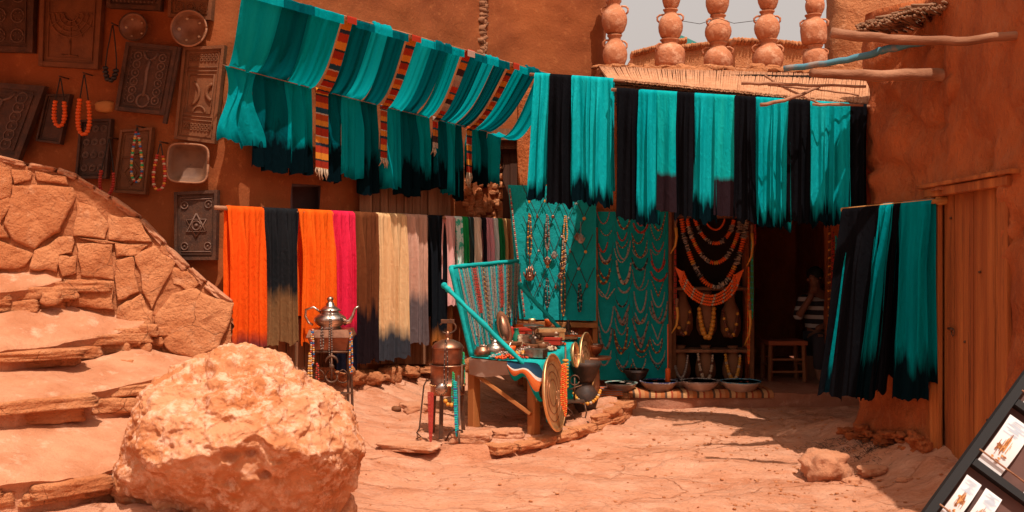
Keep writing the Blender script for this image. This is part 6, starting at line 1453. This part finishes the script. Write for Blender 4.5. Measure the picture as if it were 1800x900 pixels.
t = Thing('iron_hanger', 'thin iron hook stand with curled foot left of the fire bucket', 'stand', foot(735, 7.25)); a = P(745, 678, 7.28); b = foot(735, 7.22); t.part('rod', MB().tube([P(760, 668, 7.3), P(750, 668, 7.28), a, a.lerp(b, .8), b+V(-.01, 0, .05), b+V(.02, 0, .02), b+V(-.015, 0, .003)], .006, 7).ball(P(751, 668, 7.28), .012), M['iron'])
t = Thing('iron_tongs', 'grey steel fire tongs hanging by the turquoise beads', 'tongs', P(810, 760, 7.2)); t.part('arm', MB().bar(P(806, 660, 7.12), P(808, 748, 7.12), .014, .01, V(0, 1, 0)), mk('steel', (.3, .27, .26, 1), .35, metal=.9)); t.part('hook', MB().tube([P(812, 640, 7.1), P(812, 690, 7.12), P(806, 664, 7.1)], .006, 6), M['iron'])
t = Thing('iron_tripod', 'iron trivet foot standing under the turquoise bead bunch', 'trivet', foot(800, 7.15)); b = foot(803, 7.15)
for k in range(3): a = k*2.1+.8; t.part('leg', MB().tube([b+V(0, 0, .09), b+V(.05*math.cos(a), .05*math.sin(a), .07), b+V(.085*math.cos(a), .085*math.sin(a), .0)], .008, 6), M['iron'])
mb = MB(); rock(mb, foot(697, 8.0)+V(0, 0, .02), (.045, .03, .025), seed=3, sub=2); single('rock', 'small dark stone lying on the slope right of the metal chest', 'rock', mb, M['carve2'])
# ------------------------------------------------------------------ postcard rack, lower right
O = P(1628, 902, 3.3); U = (P(1800, 664, 3.42)-O).normalized(); Wd = (P(1712, 962, 3.25)-O); Wd = (Wd-U*Wd.dot(U)).normalized(); Nn = U.cross(Wd).normalized()
if Nn.y > 0: Nn = -Nn
def rk(u, w, d=0.): return O+U*u+Wd*w+Nn*d
t = Thing('postcard_rack', 'tilted black rack of painted cards in the lower right corner', 'rack', rk(-.2, .2))
def rbox(mb, u0, u1, w0, w1, d0, d1): mb.hexa([rk(u0, w0, d0), rk(u0, w1, d0), rk(u0, w0, d1), rk(u0, w1, d1), rk(u1, w0, d0), rk(u1, w1, d0), rk(u1, w0, d1), rk(u1, w1, d1)])
WR = .42; mb = MB(); rbox(mb, -.72, 1.1, 0, WR, -.02, -.005); t.part('back_board', mb, mk('rack_board', (.10, .045, .035, 1), .7, c2=(.14, .06, .045, 1), sc2=8))
for w0, w1 in ((-.012, .018), (WR-.018, WR+.012)): mb = MB(); rbox(mb, -.78, 1.15, w0, w1, -.022, .03); t.part('side_rail', mb, M['black'])
SHE = [-.42, -.20, .0, .238, .50, .75, 1.0]
for s in SHE: mb = MB(); rbox(mb, s-.014, s+.010, .02, WR-.02, -.005, .035); t.part('ledge', mb, M['black'])
for s in SHE[2:5]: mb = MB().tube([rk(s+.045, .012, .03), rk(s+.042, WR-.02, .03)], .0035, 6); t.part('retaining_wire', mb, M['pole'])
t.part('prop', MB().tube([rk(.9, WR*.5, -.02), V(rk(.9, WR*.5).x+.25, rk(.9, WR*.5).y+.5, 0)], .015, 8), M['black'])
paintm = {}
def card(lab, u, w, L_, W_, sky_c, d=.012, bend=.02):
    c = rk(u, w+W_/2, d); t = Thing('painted_card', lab, 'card', c, 'painted cards in the rack')
    mb = MB(); fn = lambda a, b, o=0.: rk(u+L_*b, w+W_*a, d+bend*math.sin(b*math.pi)*.7+o); mb.grid(lambda a, b: fn(a, b), 6, 12); mb.grid(lambda a, b: fn(1-a, b, -.0015), 6, 12); t.part('paper', mb, M['white'])
    rs = random.Random(lab); mb = MB()
    def blot(a, b, ra, rb, mi, o, n=14, jag=.35):
        pts = [fn(cl(a+ra*math.cos(q/n*6.28)*(1+jag*rs.uniform(-1, 1)), .04, .96), cl(b+rb*math.sin(q/n*6.28)*(1+jag*rs.uniform(-1, 1)), .04, .96), o) for q in range(n)]; mb.add(pts+[fn(a, b, o)], [(q, (q+1) % n, n) for q in range(n)], mi, False)
    if sky_c:
        for k in range(9): a0 = rs.uniform(.05, .45); b0 = .66+.033*k; a1 = rs.uniform(.6, .96); h_ = rs.uniform(.012, .03); mb.add([fn(a0, b0, .0012+k*1e-4), fn(a1, b0+rs.uniform(-.01, .01), .0012+k*1e-4), fn(a1-.05, b0+h_, .0012+k*1e-4), fn(a0+.06, b0+h_, .0012+k*1e-4)], [(0, 1, 2, 3)], 2, False)
    for k in range(26):
        a0 = .5+rs.gauss(0, .15); b0 = .50+rs.gauss(0, .05)-abs(a0-.5)*.3; h_ = rs.uniform(.04, .16)*(1-abs(a0-.5)*1.6); w_ = rs.uniform(.008, .03)
        mb.add([fn(a0-w_, b0-h_, .0026+k*1e-4), fn(a0+w_, b0-h_, .0026+k*1e-4), fn(a0+w_*.6, b0+h_, .0026+k*1e-4), fn(a0-w_*.4, b0+h_*.9, .0026+k*1e-4)], [(0, 1, 2, 3)], k % 2, False)
    for k in range(4): blot(.5+rs.uniform(-.16, .16), .44+rs.uniform(-.12, .08), rs.uniform(.05, .14), rs.uniform(.02, .05), k % 2, .0020+.0001*k, jag=.7)
    for k in range(6): blot(.5+rs.uniform(-.25, .25), .22+rs.uniform(-.08, .08), .06, .02, k % 2, .0045+.0003*k)
    t.part('painting', mb, [M['paint_o'], M['paint_b'], M['paint_s']])
M['paint_o'] = plain('ochre_wash', (.62, .27, .09, 1), .8); M['paint_b'] = plain('umber_wash', (.30, .10, .03, 1), .8); M['paint_s'] = plain('sky_wash', (.50, .54, .60, 1), .8)
card('long card with a brown kasbah under blue sky, upper left in the rack', .255, .03, .20, .085, True, .014)
card('tiny card with a brown smudge clipped beside the blue sky card', .415, .13, .055, .045, False, .02, .0)
card('tall card with big ochre brush strokes, right side of the rack', .25, .20, .25, .10, False, .014)
card('card with a brown gateway and pale blue sky, lower left in the rack', .02, .03, .17, .055, True, .014)
card('card with an ochre tower right beside the gateway card', .02, .10, .17, .06, True, .018)
card('pale blue and white card, third along the lower ledge', .01, .20, .16, .06, True, .014)
card('mostly blank pinkish card, last on the lower ledge', .01, .275, .13, .06, False, .018)
card('card with a green band at the top edge of the rack', .515, .04, .18, .10, False, .014)
mb = MB(); mb.grid(lambda a, b: rk(.56+.13*b, .045+.09*a, .034+.010*math.sin(b*3.1)), 3, 3); single('green_card', 'small solid green card tucked on the highest ledge', 'card', mb, plain('green_card', (.0, .30, .10, 1), .7))
